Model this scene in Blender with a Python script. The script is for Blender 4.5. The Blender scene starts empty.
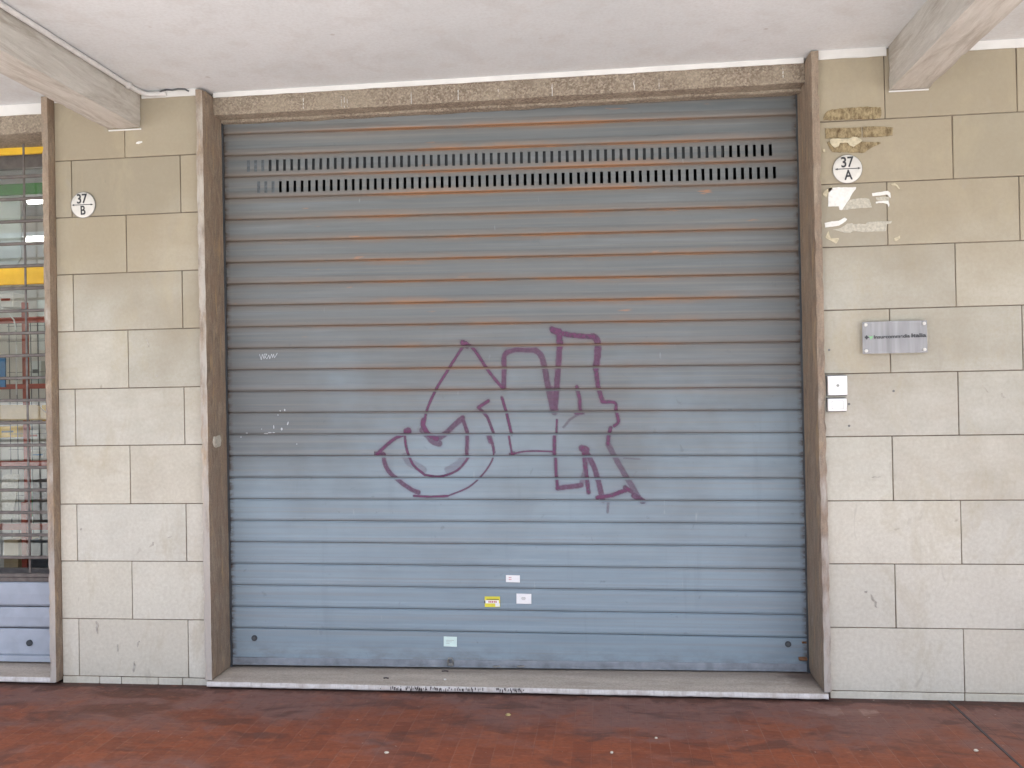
import bpy, bmesh, math, random
from mathutils import Vector, noise
random.seed(7)
PI = math.pi
sc = bpy.context.scene
C = sc.collection

# ------------------------------------------------------------------ camera numbers measured from the wall joints
FPX, DIST, EYE = 843.165, 4.1, 1.478
def basis():
    y, p, r = [math.radians(a) for a in (6.25209, .33689, -1.083)]
    cy, sy = math.cos(y), math.sin(y)
    F = Vector((-sy*math.cos(p), cy*math.cos(p), math.sin(p)))
    U = Vector((sy*math.sin(p), -cy*math.sin(p), math.cos(p)))
    R = Vector((cy, sy, 0))
    c, s = math.cos(r), math.sin(r)
    return F, R*c+U*s, -R*s+U*c
CF, CR, CU = basis()
def W(x, y, Y=0.):            # a measured point lying on the wall plane at depth Y
    d = CF*FPX+CR*(x-512)+CU*(384-y); t = (DIST+Y)/d.y
    return d.x*t, EYE+d.z*t
def G(x, y, z=0.):            # a measured point lying on the floor
    d = CF*FPX+CR*(x-512)+CU*(384-y); t = (z-EYE)/d.z
    return d.x*t, -DIST+d.y*t

# ------------------------------------------------------------------ materials
def mat(name):
    m = bpy.data.materials.new(name); m.use_nodes = True
    nt = m.node_tree; nt.nodes.clear()
    out = nt.nodes.new('ShaderNodeOutputMaterial'); b = nt.nodes.new('ShaderNodeBsdfPrincipled')
    nt.links.new(b.outputs[0], out.inputs[0])
    return m, nt, b, out
class N:
    def __init__(s, nt): s.nt = nt
    def n(s, t, **k):
        o = s.nt.nodes.new(t)
        for a, v in k.items(): setattr(o, a, v)
        return o
    def link(s, a, b): s.nt.links.new(a, b)
    def put(s, inp, v):
        if hasattr(v, 'is_linked') or hasattr(v, 'node'): s.link(v, inp)
        else: inp.default_value = v
    def obj(s): return s.n('ShaderNodeTexCoord').outputs['Object']
    def uv(s): return s.n('ShaderNodeTexCoord').outputs['UV']
    def mapp(s, vec, scale=(1,1,1), rot=(0,0,0), loc=(0,0,0)):
        o = s.n('ShaderNodeMapping'); s.link(vec, o.inputs[0])
        o.inputs['Scale'].default_value = scale; o.inputs['Rotation'].default_value = rot; o.inputs['Location'].default_value = loc
        return o.outputs[0]
    def noise(s, vec, scale, detail=4, rough=.55, dist=0):
        o = s.n('ShaderNodeTexNoise'); s.link(vec, o.inputs['Vector'])
        o.inputs['Scale'].default_value = scale; o.inputs['Detail'].default_value = detail
        o.inputs['Roughness'].default_value = rough; o.inputs['Distortion'].default_value = dist
        return o.outputs['Fac']
    def vor(s, vec, scale, feature='F1'):
        o = s.n('ShaderNodeTexVoronoi', feature=feature); s.link(vec, o.inputs['Vector']); o.inputs['Scale'].default_value = scale
        return o.outputs
    def mr(s, v, a, b, c=0., d=1., smooth=False):
        o = s.n('ShaderNodeMapRange', interpolation_type='SMOOTHSTEP' if smooth else 'LINEAR')
        s.put(o.inputs[0], v)
        for i, q in enumerate((a, b, c, d)): o.inputs[i+1].default_value = q
        return o.outputs[0]
    def math(s, op, a, b=0., clamp=False):
        o = s.n('ShaderNodeMath', operation=op, use_clamp=clamp); s.put(o.inputs[0], a); s.put(o.inputs[1], b)
        return o.outputs[0]
    def mix(s, f, a, b, mode='MIX'):
        o = s.n('ShaderNodeMix', data_type='RGBA', blend_type=mode)
        s.put(o.inputs[0], f); s.put(o.inputs[6], a if not isinstance(a, tuple) else (*a, 1)[:4]); s.put(o.inputs[7], b if not isinstance(b, tuple) else (*b, 1)[:4])
        return o.outputs[2]
    def xyz(s, vec):
        o = s.n('ShaderNodeSeparateXYZ'); s.link(vec, o.inputs[0]); return o.outputs
    def bump(s, h, strength=.3, dist=.002):
        o = s.n('ShaderNodeBump'); s.link(h, o.inputs['Height']); o.inputs['Strength'].default_value = strength; o.inputs['Distance'].default_value = dist
        return o.outputs[0]
    def attr(s, name, which='Color'):
        o = s.n('ShaderNodeAttribute', attribute_name=name); return o.outputs[which]

def simple(name, col, rough=.6, metal=0., var=.12, scale=30., bump=0., emit=0.):
    m, nt, b, out = mat(name); q = N(nt); v = q.obj()
    f = q.noise(v, scale, 5)
    lo = tuple(c*(1-var) for c in col); hi = tuple(min(1, c*(1+var)) for c in col)
    q.link(q.mix(q.mr(f, .3, .7), lo, hi), b.inputs['Base Color'])
    b.inputs['Roughness'].default_value = rough; b.inputs['Metallic'].default_value = metal
    if bump: q.link(q.bump(q.noise(v, scale*5, 4), bump, .002), b.inputs['Normal'])
    if emit:
        b.inputs['Emission Color'].default_value = (*col, 1); b.inputs['Emission Strength'].default_value = emit
    return m

def m_stone():
    m, nt, b, out = mat('limestone'); q = N(nt); v = q.obj(); x, y, z = q.xyz(v)
    big = q.noise(v, 1.7, 3, .5); mid = q.noise(v, 7, 5, .6); fine = q.noise(v, 60, 6, .65)
    cloud = q.noise(q.mapp(v, (1.2, 1, 4.5), (0, .12, 0)), 3.2, 6, .6, .6)
    c = q.mix(q.mr(mid, .32, .68), (.49, .47, .40), (.575, .555, .485))
    c = q.mix(q.mr(cloud, .45, .75, 0, .55), c, (.49, .445, .365))
    # yellowed courses high up, darkened further by height to hold the light's falloff
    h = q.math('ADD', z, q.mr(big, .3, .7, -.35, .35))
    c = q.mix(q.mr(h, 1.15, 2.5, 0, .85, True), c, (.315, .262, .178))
    c = q.mix(q.mr(h, 1.2, .3, 0, .75, True), c, (.68, .655, .56))  # lower courses whitewashed, lightened further for the stronger light below
    c = q.mix(1., c, q.attr('tint'), 'MULTIPLY')
    c = q.mix(q.mr(fine, .35, .66, .22, 0), c, (.26, .22, .16))
    # scattered rub marks and grey scuffs
    sp = q.noise(q.mapp(v, (3, 1, 1.1), (0, .5, 0)), 5, 3, .4, 1.2)
    c = q.mix(q.mr(sp, .68, .76, 0, .35), c, (.33, .30, .25))
    sp2 = q.noise(q.mapp(v, (1, 1, 1), (0, 0, 0), (7, 3, 1)), 16, 2, .4)
    c = q.mix(q.mr(sp2, .76, .80, 0, .5), c, (.25, .22, .17))
    sp3 = q.noise(q.mapp(v, (1, 1, 1), (0, 0, 0), (4, 9, 2)), 4.5, 4, .6)
    st1 = q.noise(q.mapp(v, (1, 1, .55), (0, 0, 0), (2, 5, 8)), 4.2, 6, .72, .5)
    c = q.mix(q.mr(st1, .52, .68, 0, .46), c, (.40, .345, .235))
    st2 = q.noise(q.mapp(v, (1, 1, .8), (0, 0, 0), (12, 5, 3)), 26, 5, .7, .3)
    c = q.mix(q.mr(st2, .55, .72, 0, .18), c, (.36, .32, .25))
    low = q.mr(z, .12, .01, 0, .25)
    c = q.mix(q.math('MULTIPLY', low, q.mr(sp3, .4, .65)), c, (.30, .29, .23))
    q.link(c, b.inputs['Base Color']); b.inputs['Roughness'].default_value = .78
    hh = q.math('ADD', q.math('MULTIPLY', fine, .6), q.math('MULTIPLY', q.noise(v, 14, 4), 1.2))
    q.link(q.bump(hh, .35, .0025), b.inputs['Normal'])
    return m
def m_jamb():
    m, nt, b, out = mat('rough_reddish_stone'); q = N(nt); v = q.obj(); x, y, z = q.xyz(v)
    st = q.noise(q.mapp(v, (24, 24, 5.5)), 1.0, 7, .78, 1.2); mid = q.noise(v, 9, 6, .65); fine = q.noise(v, 130, 5, .7)
    c = q.mix(q.mr(st, .34, .66), (.165, .125, .092), (.41, .325, .24))
    c = q.mix(q.mr(mid, .42, .62, 0, .6), c, (.30, .205, .14))
    c = q.mix(q.mr(fine, .3, .65, .45, 0), c, (.12, .09, .065))
    oc = q.noise(q.mapp(v, (12, 12, 2.5), (0, 0, 0), (3, 1, 5)), 1.2, 6, .75)
    c = q.mix(q.mr(oc, .56, .68, 0, .6), c, (.48, .33, .17))
    wh = q.noise(q.mapp(v, (9, 9, 3), (0, 0, 0), (1, 7, 2)), 1.5, 5, .6)
    low = q.math('ADD', q.mr(z, 1.6, .1, 0, .30), wh)
    pale_face = q.mr(q.math('ABSOLUTE', q.math('ADD', x, 2.014)), .03, .035, .20, 0)
    low = q.math('ADD', low, pale_face)
    nrm = q.xyz(q.n('ShaderNodeNewGeometry').outputs['Normal'])
    edge = q.mr(nrm[1], -.6, -.9, 0, 1)        # whitewash kept on the outer face
    c = q.mix(q.math('MULTIPLY', q.mr(low, .58, .80, .05, .62), edge), c, (.56, .54, .50))
    c = q.mix(q.mr(wh, .70, .76, 0, .5), c, (.5, .48, .44))
    q.link(c, b.inputs['Base Color']); b.inputs['Roughness'].default_value = .85
    q.link(q.bump(q.math('ADD', q.math('MULTIPLY', fine, .7), st), .7, .005), b.inputs['Normal'])
    return m
def m_lintel():
    m, nt, b, out = mat('washed_pebble_stone'); q = N(nt); v = q.obj()
    vo = q.vor(v, 120); fine = q.noise(v, 90, 4, .7); mid = q.noise(v, 6, 4)
    sepc = q.n('ShaderNodeSeparateColor'); q.link(vo['Color'], sepc.inputs[0])
    c = q.mix(q.mr(sepc.outputs[0], 0, 1), (.17, .13, .095), (.40, .335, .26))
    c = q.mix(q.mr(fine, .35, .6, .6, 0), c, (.13, .10, .075))
    c = q.mix(q.mr(mid, .4, .65, 0, .5), c, (.34, .29, .22))
    q.link(c, b.inputs['Base Color']); b.inputs['Roughness'].default_value = .85
    q.link(q.bump(vo['Distance'], .8, .004), b.inputs['Normal'])
    return m
def m_ceiling():
    m, nt, b, out = mat('painted_plaster'); q = N(nt); v = q.obj()
    a = q.noise(v, .9, 5, .6, .4); f = q.noise(v, 7, 6, .6)
    c = q.mix(q.mr(a, .35, .65), (.60, .63, .645), (.68, .705, .72))
    c = q.mix(q.mr(f, .50, .70, 0, .35), c, (.52, .50, .48)); c = q.mix(q.mr(q.noise(q.mapp(v, (1, 1, 1), (0, 0, .4), (2, 2, 2)), 2.5, 6, .7, 1.), .54, .66, 0, .3), c, (.50, .49, .48)); c = q.mix(q.mr(q.noise(v, 70, 4, .6), .3, .6, .2, 0), c, (.40, .39, .38))
    sp = q.noise(q.mapp(v, (1, 1, 1), (0, 0, 0), (5, 5, 0)), 12, 2, .4)
    c = q.mix(q.mr(sp, .76, .80, 0, .5), c, (.40, .37, .34))
    q.link(c, b.inputs['Base Color']); b.inputs['Roughness'].default_value = .9
    q.link(q.bump(q.noise(v, 9, 6, .6), .35, .006), b.inputs['Normal'])
    return m
def m_beam():
    m, nt, b, out = mat('board_marked_concrete'); q = N(nt); v = q.obj()
    g = q.noise(q.mapp(v, (30, 3.5, 30)), 1, 7, .75, .8); f = q.noise(v, 60, 4)
    g2 = q.noise(q.mapp(v, (11, 1.6, 11), (0, 0, 0), (3, 3, 3)), 1, 6, .7, .9)
    c = q.mix(q.mr(g, .3, .7), (.45, .425, .38), (.63, .605, .56))
    c = q.mix(q.mr(g2, .48, .62, 0, .7), c, (.34, .30, .25))
    q.link(c, b.inputs['Base Color']); b.inputs['Roughness'].default_value = .9
    q.link(q.bump(q.math('ADD', g, q.math('MULTIPLY', g2, 1.5)), .8, .008), b.inputs['Normal'])
    return m
PITCH, S0 = .1138, 2.857
def m_shutter():
    m, nt, b, out = mat('blue_grey_painted_steel'); q = N(nt); v = q.uv(); x, s, _ = q.xyz(v)
    t = q.math('FRACT', q.math('DIVIDE', q.math('SUBTRACT', S0, s), PITCH))     # 0 at the seam above, 1 at the seam below
    flag = q.math('GREATER_THAN', q.math('DIVIDE', q.math('SUBTRACT', S0, s), PITCH), 23.4)
    t = q.math('ADD', q.math('MULTIPLY', t, q.math('SUBTRACT', 1., flag)), q.math('MULTIPLY', flag, .5))
    strk = q.noise(q.mapp(v, (1.1, 26, 1)), 1, 6, .65, .3)
    strk2 = q.noise(q.mapp(v, (.5, 60, 1), (0, 0, 0), (3, 1, 0)), 1, 4, .6)
    big = q.noise(v, 1.3, 4, .55); vert = q.noise(q.mapp(v, (14, 1.2, 1), (0, 0, 0), (1, 9, 0)), 1, 5, .6)
    fine = q.noise(v, 90, 4, .6)
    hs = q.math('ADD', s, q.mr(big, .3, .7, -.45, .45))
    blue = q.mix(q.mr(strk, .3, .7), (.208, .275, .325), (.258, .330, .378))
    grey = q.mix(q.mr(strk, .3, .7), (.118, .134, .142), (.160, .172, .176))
    c = q.mix(q.mr(hs, .55, 1.75, 0, 1, True), blue, grey)  # fall of light over height put into the paint: darker and greyer upward
    c = q.mix(q.mr(strk2, .50, .70, 0, .40), c, (.25, .225, .195))
    lite = q.noise(q.mapp(v, (.8, 18, 1), (0, 0, 0), (8, 4, 0)), 1, 4, .6)
    c = q.mix(q.mr(lite, .52, .72, 0, .22), c, (.30, .335, .36))
    c = q.mix(q.mr(vert, .60, .78, 0, .22), c, (.12, .14, .15))
    c = q.mix(q.mr(fine, .62, .78, 0, .25), c, (.12, .12, .11))
    # dirt and rust held by the seams
    seam = q.math('MAXIMUM', q.mr(t, .085, .0, 0, 1), q.mr(t, .90, .985, 0, 1))
    wide = q.math('MAXIMUM', q.mr(t, .30, .0, 0, 1), q.mr(t, .62, .96, 0, 1))
    rn = q.noise(q.mapp(v, (1.4, 9.2, 1), (0, 0, 0), (2, 2, 0)), 1, 5, .65)
    up = q.mr(s, 1.15, 2.1, 0, 1, True)
    midx = q.mr(q.math('ABSOLUTE', q.math('ADD', x, .35)), 1.45, .5, .04, 1, True)
    rr = q.math('MULTIPLY', q.math('MULTIPLY', q.mr(rn, .38, .56), up), midx)
    c = q.mix(q.math('MULTIPLY', wide, q.math('MULTIPLY', up, .55)), c, (.185, .140, .105))
    c = q.mix(q.math('MULTIPLY', q.math('MULTIPLY', seam, rr), .95), c, (.36, .145, .045))
    c = q.mix(q.math('MULTIPLY', q.math('MULTIPLY', wide, q.mr(rn, .52, .68)), q.math('MULTIPLY', q.math('MULTIPLY', up, midx), .75)), c, (.31, .165, .085))
    c = q.mix(q.math('MULTIPLY', q.mr(t, .94, 1.0, 0, 1), q.mr(s, .5, 1.8, .72, .9)), c, (.070, .050, .036))
    sc1 = q.noise(q.mapp(v, (1, 1, 1), (0, 0, 0), (3, 7, 0)), 17, 4, .6, .4)
    c = q.mix(q.mr(sc1, .66, .74, 0, .35), c, (.10, .115, .125))
    sc2 = q.noise(q.mapp(v, (30, 5, 1), (0, 0, 0), (3, 2, 0)), 1, 3, .5)
    c = q.mix(q.mr(sc2, .72, .78, 0, .45), c, (.38, .42, .45))
    # a few orange runs
    ru = q.noise(q.mapp(v, (5, 34, 1), (0, 0, 0), (6, 1, 0)), 1, 3, .5)
    c = q.mix(q.math('MULTIPLY', q.mr(ru, .70, .77), q.mr(s, 1.4, 2.2, 0, .75)), c, (.44, .20, .09))
    ed = q.math('MAXIMUM', q.mr(x, -1.955, -1.982, 0, 1), q.mr(x, .952, .979, 0, 1))
    en = q.noise(q.mapp(v, (8, 22, 1), (0, 0, 0), (5, 5, 0)), 1.4, 5, .7)
    c = q.mix(q.math('MULTIPLY', ed, q.mr(en, .45, .58, .25, .95)), c, (.075, .052, .038))
    # grime at the foot of the bottom slat
    ft = q.math('MULTIPLY', q.mr(s, .20, .06, 0, .7), q.mr(q.noise(q.mapp(v, (1, 2, 1)), 7, 5, .7), .42, .62))
    c = q.mix(ft, c, (.16, .16, .16))
    q.link(c, b.inputs['Base Color'])
    q.link(q.mr(strk, .3, .7, .42, .62), b.inputs['Roughness'])
    b.inputs['Metallic'].default_value = .0
    h = q.math('ADD', q.math('MULTIPLY', strk, .8), q.math('MULTIPLY', q.noise(q.mapp(v, (3, 5, 1)), 1, 3), 3.))
    q.link(q.bump(h, .25, .003), b.inputs['Normal'])
    return m
def m_floor():
    m, nt, b, out = mat('red_brick_tiles'); q = N(nt); v = q.obj(); x, y, z = q.xyz(v)
    sw = q.n('ShaderNodeCombineXYZ'); q.link(y, sw.inputs[0]); q.link(x, sw.inputs[1])
    br = q.n('ShaderNodeTexBrick'); q.link(sw.outputs[0], br.inputs['Vector'])
    br.offset = .5; br.inputs['Scale'].default_value = 1.
    for k, vv in (('Brick Width', .16), ('Row Height', .0795), ('Mortar Size', .0028), ('Mortar Smooth', .4), ('Bias', 0.)): br.inputs[k].default_value = vv
    br.inputs['Color1'].default_value = (0, 0, 0, 1); br.inputs['Color2'].default_value = (1, 1, 1, 1); br.inputs['Mortar'].default_value = (.5, .5, .5, 1)
    tile = q.n('ShaderNodeSeparateColor'); q.link(br.outputs['Color'], tile.inputs[0])
    big = q.noise(q.mapp(v, (1, 1.6, 1)), 1.5, 5, .6, .5); mid = q.noise(q.mapp(v, (1, 2.2, 1)), 5, 6, .7, .8); fine = q.noise(v, 55, 6, .7)
    c = q.mix(q.mr(tile.outputs[0], 0, 1), (.185, .054, .026), (.255, .078, .036))
    c = q.mix(q.mr(mid, .45, .68, 0, .8), c, (.30, .085, .036))
    c = q.mix(q.mr(fine, .4, .7, .35, 0), c, (.09, .032, .022))
    c = q.mix(q.math('MULTIPLY', br.outputs['Fac'], q.mr(q.noise(v, 2.2, 3), .40, .66, .03, .36)), c, (.30, .18, .135))
    # trodden dust, thick beside the wall
    d = q.math('ADD', q.mr(y, -.75, .0, 0, .42), q.mr(big, .3, .7, -.26, .26))
    d = q.math('ADD', d, q.mr(mid, .3, .7, -.20, .20))
    c = q.mix(q.mr(d, .0, .38, 0, .8, True), c, (.165, .098, .086))
    dk = q.noise(q.mapp(v, (1.3, 3, 1), (0, 0, .3), (4, 2, 0)), 2.4, 4, .6, .8)
    c = q.mix(q.mr(dk, .54, .66, 0, .6), c, (.075, .038, .030))
    # damp brown stain beside the pier foot
    def blob(cx, cy, rx, ry):
        a = q.math('DIVIDE', q.math('SUBTRACT', x, cx), rx); bb = q.math('DIVIDE', q.math('SUBTRACT', y, cy), ry)
        r = q.math('SQRT', q.math('ADD', q.math('MULTIPLY', a, a), q.math('MULTIPLY', bb, bb)))
        return q.mr(q.math('ADD', r, q.mr(mid, .3, .7, -.5, .5)), 1.15, .65, 0, 1, True)
    p1 = G(150, 694); p2 = G(128, 708); p3 = G(845, 712); p4 = G(290, 740)
    c = q.mix(q.math('MULTIPLY', blob(p1[0], p1[1], .30, .07), .75), c, (.085, .034, .022))
    c = q.mix(q.math('MULTIPLY', blob(p2[0], p2[1], .22, .10), .65), c, (.09, .036, .024))
    c = q.mix(q.math('MULTIPLY', blob(p3[0], p3[1], .17, .05), q.math('MULTIPLY', tile.outputs[0], .75)), c, (.30, .20, .165))
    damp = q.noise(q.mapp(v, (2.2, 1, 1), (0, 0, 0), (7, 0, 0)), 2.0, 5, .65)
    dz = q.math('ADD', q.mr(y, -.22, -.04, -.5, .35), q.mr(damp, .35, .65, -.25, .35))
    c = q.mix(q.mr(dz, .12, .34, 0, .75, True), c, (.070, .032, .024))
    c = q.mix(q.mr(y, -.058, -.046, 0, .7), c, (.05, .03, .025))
    spk = q.noise(q.mapp(v, (1, 1.6, 1), (0, 0, 0), (3, 8, 0)), 24, 5, .75)
    c = q.mix(q.mr(spk, .52, .66, 0, .45), c, (.10, .035, .022))
    spk2 = q.noise(q.mapp(v, (1, 2.5, 1), (0, 0, 0), (13, 8, 0)), 13, 5, .75)
    c = q.mix(q.mr(spk2, .56, .68, 0, .5), c, (.31, .12, .07))
    pale = q.noise(q.mapp(v, (1, 1, 1), (0, 0, 0), (9, 2, 0)), 34, 3, .5)
    c = q.mix(q.mr(pale, .72, .76, 0, .6), c, (.38, .30, .26))
    q.link(c, b.inputs['Base Color'])
    q.link(q.mr(mid, .3, .7, .55, .85), b.inputs['Roughness']); b.inputs['Specular IOR Level'].default_value = .3
    hh = q.math('SUBTRACT', q.math('MULTIPLY', fine, .5), q.math('MULTIPLY', br.outputs['Fac'], 1.))
    q.link(q.bump(hh, .5, .003), b.inputs['Normal'])
    return m
def m_sill():
    m, nt, b, out = mat('grey_sill_stone'); q = N(nt); v = q.obj(); x, y, z = q.xyz(v)
    a = q.noise(q.mapp(v, (1, 5, 5)), 4, 5, .6); f = q.noise(v, 100, 5, .7)
    c = q.mix(q.mr(a, .3, .7), (.42, .365, .30), (.54, .475, .40))
    c = q.mix(q.mr(f, .35, .6, .4, 0), c, (.17, .15, .13))
    g1 = q.math('ADD', q.mr(x, .55, .95, -.5, .45), q.mr(q.noise(v, 9, 5, .7), .3, .7, -.25, .25))
    c = q.mix(q.math('MULTIPLY', q.mr(g1, .0, .4), q.mr(y, .02, .18, .1, .85)), c, (.13, .085, .065))
    c = q.mix(q.mr(q.noise(q.mapp(v, (1, 3, 1), (0, 0, 0), (4, 4, 4)), 3, 6, .7), .52, .66, 0, .4), c, (.24, .20, .17))
    c = q.mix(q.mr(y, .11, .17, 0, .35), c, (.12, .10, .085))
    q.link(c, b.inputs['Base Color']); b.inputs['Roughness'].default_value = .7
    q.link(q.bump(f, .3, .002), b.inputs['Normal'])
    return m
def m_sillfront():
    m, nt, b, out = mat('white_sill_edge'); q = N(nt); v = q.obj(); x, y, z = q.xyz(v)
    a = q.noise(q.mapp(v, (6, 1, 20)), 3, 5, .7); st = q.noise(q.mapp(v, (60, 1, 4)), 1.5, 3, .5)
    c = q.mix(q.mr(a, .35, .65), (.60, .575, .54), (.76, .74, .71))
    c = q.mix(q.mr(st, .56, .70, 0, .5), c, (.40, .37, .35))
    c = q.mix(q.mr(q.noise(q.mapp(v, (3, 1, 1), (0, 0, 0), (5, 5, 5)), 4, 6, .75), .48, .62, 0, .6), c, (.42, .36, .31)); c = q.mix(q.mr(z, .018, .010, 0, .55), c, (.25, .2, .18))
    q.link(c, b.inputs['Base Color']); b.inputs['Roughness'].default_value = .6
    return m
def m_paint():
    m, nt, b, out = mat('purple_spray_paint'); q = N(nt)
    a = q.attr('coverage', 'Fac')
    n = q.noise(q.uv(), 60, 4, .6)
    al = q.math('MULTIPLY', a, q.mr(n, .25, .55, .72, 1.))
    b.inputs['Base Color'].default_value = (.125, .032, .095, 1); b.inputs['Roughness'].default_value = .5
    tr = q.n('ShaderNodeBsdfTransparent'); mx = q.n('ShaderNodeMixShader')
    q.link(al, mx.inputs[0]); q.link(tr.outputs[0], mx.inputs[1]); q.link(b.outputs[0], mx.inputs[2]); q.link(mx.outputs[0], out.inputs[0])
    return m
def m_acrylic():
    m, nt, b, out = mat('frosted_acrylic'); q = N(nt)
    v = q.obj()
    b.inputs['Base Color'].default_value = (.46, .46, .47, 1); b.inputs['Roughness'].default_value = .3
    tr = q.n('ShaderNodeBsdfTransparent'); mx = q.n('ShaderNodeMixShader')
    tr.inputs[0].default_value = (.88, .88, .90, 1)
    q.link(q.mr(q.noise(q.mapp(v, (12, 1, 1)), 2, 3), .3, .7, .45, .72), mx.inputs[0])
    q.link(tr.outputs[0], mx.inputs[1]); q.link(b.outputs[0], mx.inputs[2]); q.link(mx.outputs[0], out.inputs[0])
    return m
def m_glass():
    m, nt, b, out = mat('window_glass'); q = N(nt)
    tr = q.n('ShaderNodeBsdfTransparent'); gl = q.n('ShaderNodeBsdfGlossy'); gl.inputs['Roughness'].default_value = .02
    tr.inputs[0].default_value = (.95, .96, .95, 1)
    fr = q.n('ShaderNodeFresnel'); fr.inputs[0].default_value = 1.5
    mx = q.n('ShaderNodeMixShader'); q.link(q.math('MULTIPLY', fr.outputs[0], .8), mx.inputs[0])
    q.link(tr.outputs[0], mx.inputs[1]); q.link(gl.outputs[0], mx.inputs[2]); q.link(mx.outputs[0], out.inputs[0])
    return m
def m_plasterpatch():
    m, nt, b, out = mat('old_ochre_mortar'); q = N(nt); v = q.obj()
    a = q.noise(q.mapp(v, (40, 1, 22)), 1, 5, .75, .15)
    c = q.mix(q.mr(a, .35, .62), (.10, .065, .03), (.37, .295, .17))
    q.link(c, b.inputs['Base Color']); b.inputs['Roughness'].default_value = .9
    q.link(q.bump(a, .7, .006), b.inputs['Normal'])
    return m

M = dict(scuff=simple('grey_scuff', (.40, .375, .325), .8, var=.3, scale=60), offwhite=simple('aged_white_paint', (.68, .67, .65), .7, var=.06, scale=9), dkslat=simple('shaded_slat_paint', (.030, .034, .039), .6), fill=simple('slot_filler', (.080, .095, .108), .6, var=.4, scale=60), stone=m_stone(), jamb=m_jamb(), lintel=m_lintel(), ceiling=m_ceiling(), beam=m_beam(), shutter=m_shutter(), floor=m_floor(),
         sill=m_sill(), sillfront=m_sillfront(), paint=m_paint(), acrylic=m_acrylic(), glass=m_glass(), patch=m_plasterpatch(),
         joint=simple('dark_joint', (.17, .135, .10), .9, var=.5, scale=5), dark=simple('dark_interior', (.02, .02, .022), .9),
         white=simple('white_paint', (.80, .79, .78), .6, var=.05, bump=.2), paper=simple('torn_white_paper', (.74, .73, .70), .8, var=.10, scale=60),
         paperold=simple('yellowed_paper', (.52, .46, .33), .85, var=.2, scale=60), papergrey=simple('thin_paper_residue', (.46, .43, .36), .85, var=.22, scale=90),
         enamel=simple('white_enamel', (.64, .62, .58), .3, var=.06), ink=simple('black_ink', (.035, .035, .04), .5), rim=simple('grey_metal_rim', (.28, .27, .25), .45, .6),
         plastic=simple('white_plastic', (.84, .84, .83), .35, var=.03), greyplastic=simple('grey_plastic', (.16, .16, .16), .5),
         steel=simple('dull_steel', (.30, .30, .29), .45, .7), rust=simple('rusty_iron', (.22, .11, .055), .8, .2, var=.4, scale=60, bump=.5),
         bar=simple('grey_grille_steel', (.135, .118, .108), .55, .1, var=.25), slatgrey=simple('pale_blue_painted_slats', (.37, .41, .47), .5, var=.1, scale=12),
         yellow=simple('yellow_paint', (.78, .47, .03), .5, var=.12, scale=9), green=simple('green_paint', (.06, .22, .05), .5, var=.15), red=simple('red_paint', (.33, .055, .03), .5, var=.15),
         pane=simple('pale_panel', (.60, .64, .61), .5, var=.12, scale=5), blue=simple('blue_print', (.04, .16, .34), .5), lamp=simple('lit_tube', (1., .97, .92), .5, emit=9., var=.01), neon=simple('dim_lit_tube', (1., .97, .92), .5, emit=.8, var=.01),
         conduit=simple('white_conduit', (.64, .63, .62), .5, var=.08), sticky=simple('yellow_sticker_paper', (.72, .66, .06), .5, var=.06), stickw=simple('white_sticker_paper', (.84, .84, .84), .5, var=.03),
         stickg=simple('pale_green_sticker_paper', (.66, .82, .77), .5, var=.05), redink=simple('red_ink', (.55, .12, .10), .5), greeni=simple('green_ink', (.20, .50, .22), .5), greyink=simple('grey_ink', (.35, .36, .33), .5),
         lock=simple('dark_lock_metal', (.075, .085, .095), .5, .5), chalk=simple('white_marks', (.48, .51, .54), .8), asphalt=simple('asphalt', (.11, .105, .10), .9, bump=.5), pavers=simple('pale_paving', (.47, .49, .475), .85, var=.15, scale=3, bump=.3),
         facadepale=simple('pale_render', (.66, .62, .55), .9), facade=simple('ochre_render', (.5, .42, .3), .9), shopwall=simple('shop_wall', (.66, .63, .58), .8, var=.1, scale=3), shopfloor=simple('shop_floor', (.30, .24, .2), .5), wood=simple('pale_wood', (.50, .36, .20), .5, var=.2, scale=8),
         leaf=simple('dry_leaf', (.42, .33, .14), .7), grime=simple('black_drip', (.06, .05, .05), .8), dkgrey=simple('dark_grey_paint', (.09, .095, .10), .5))

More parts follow.
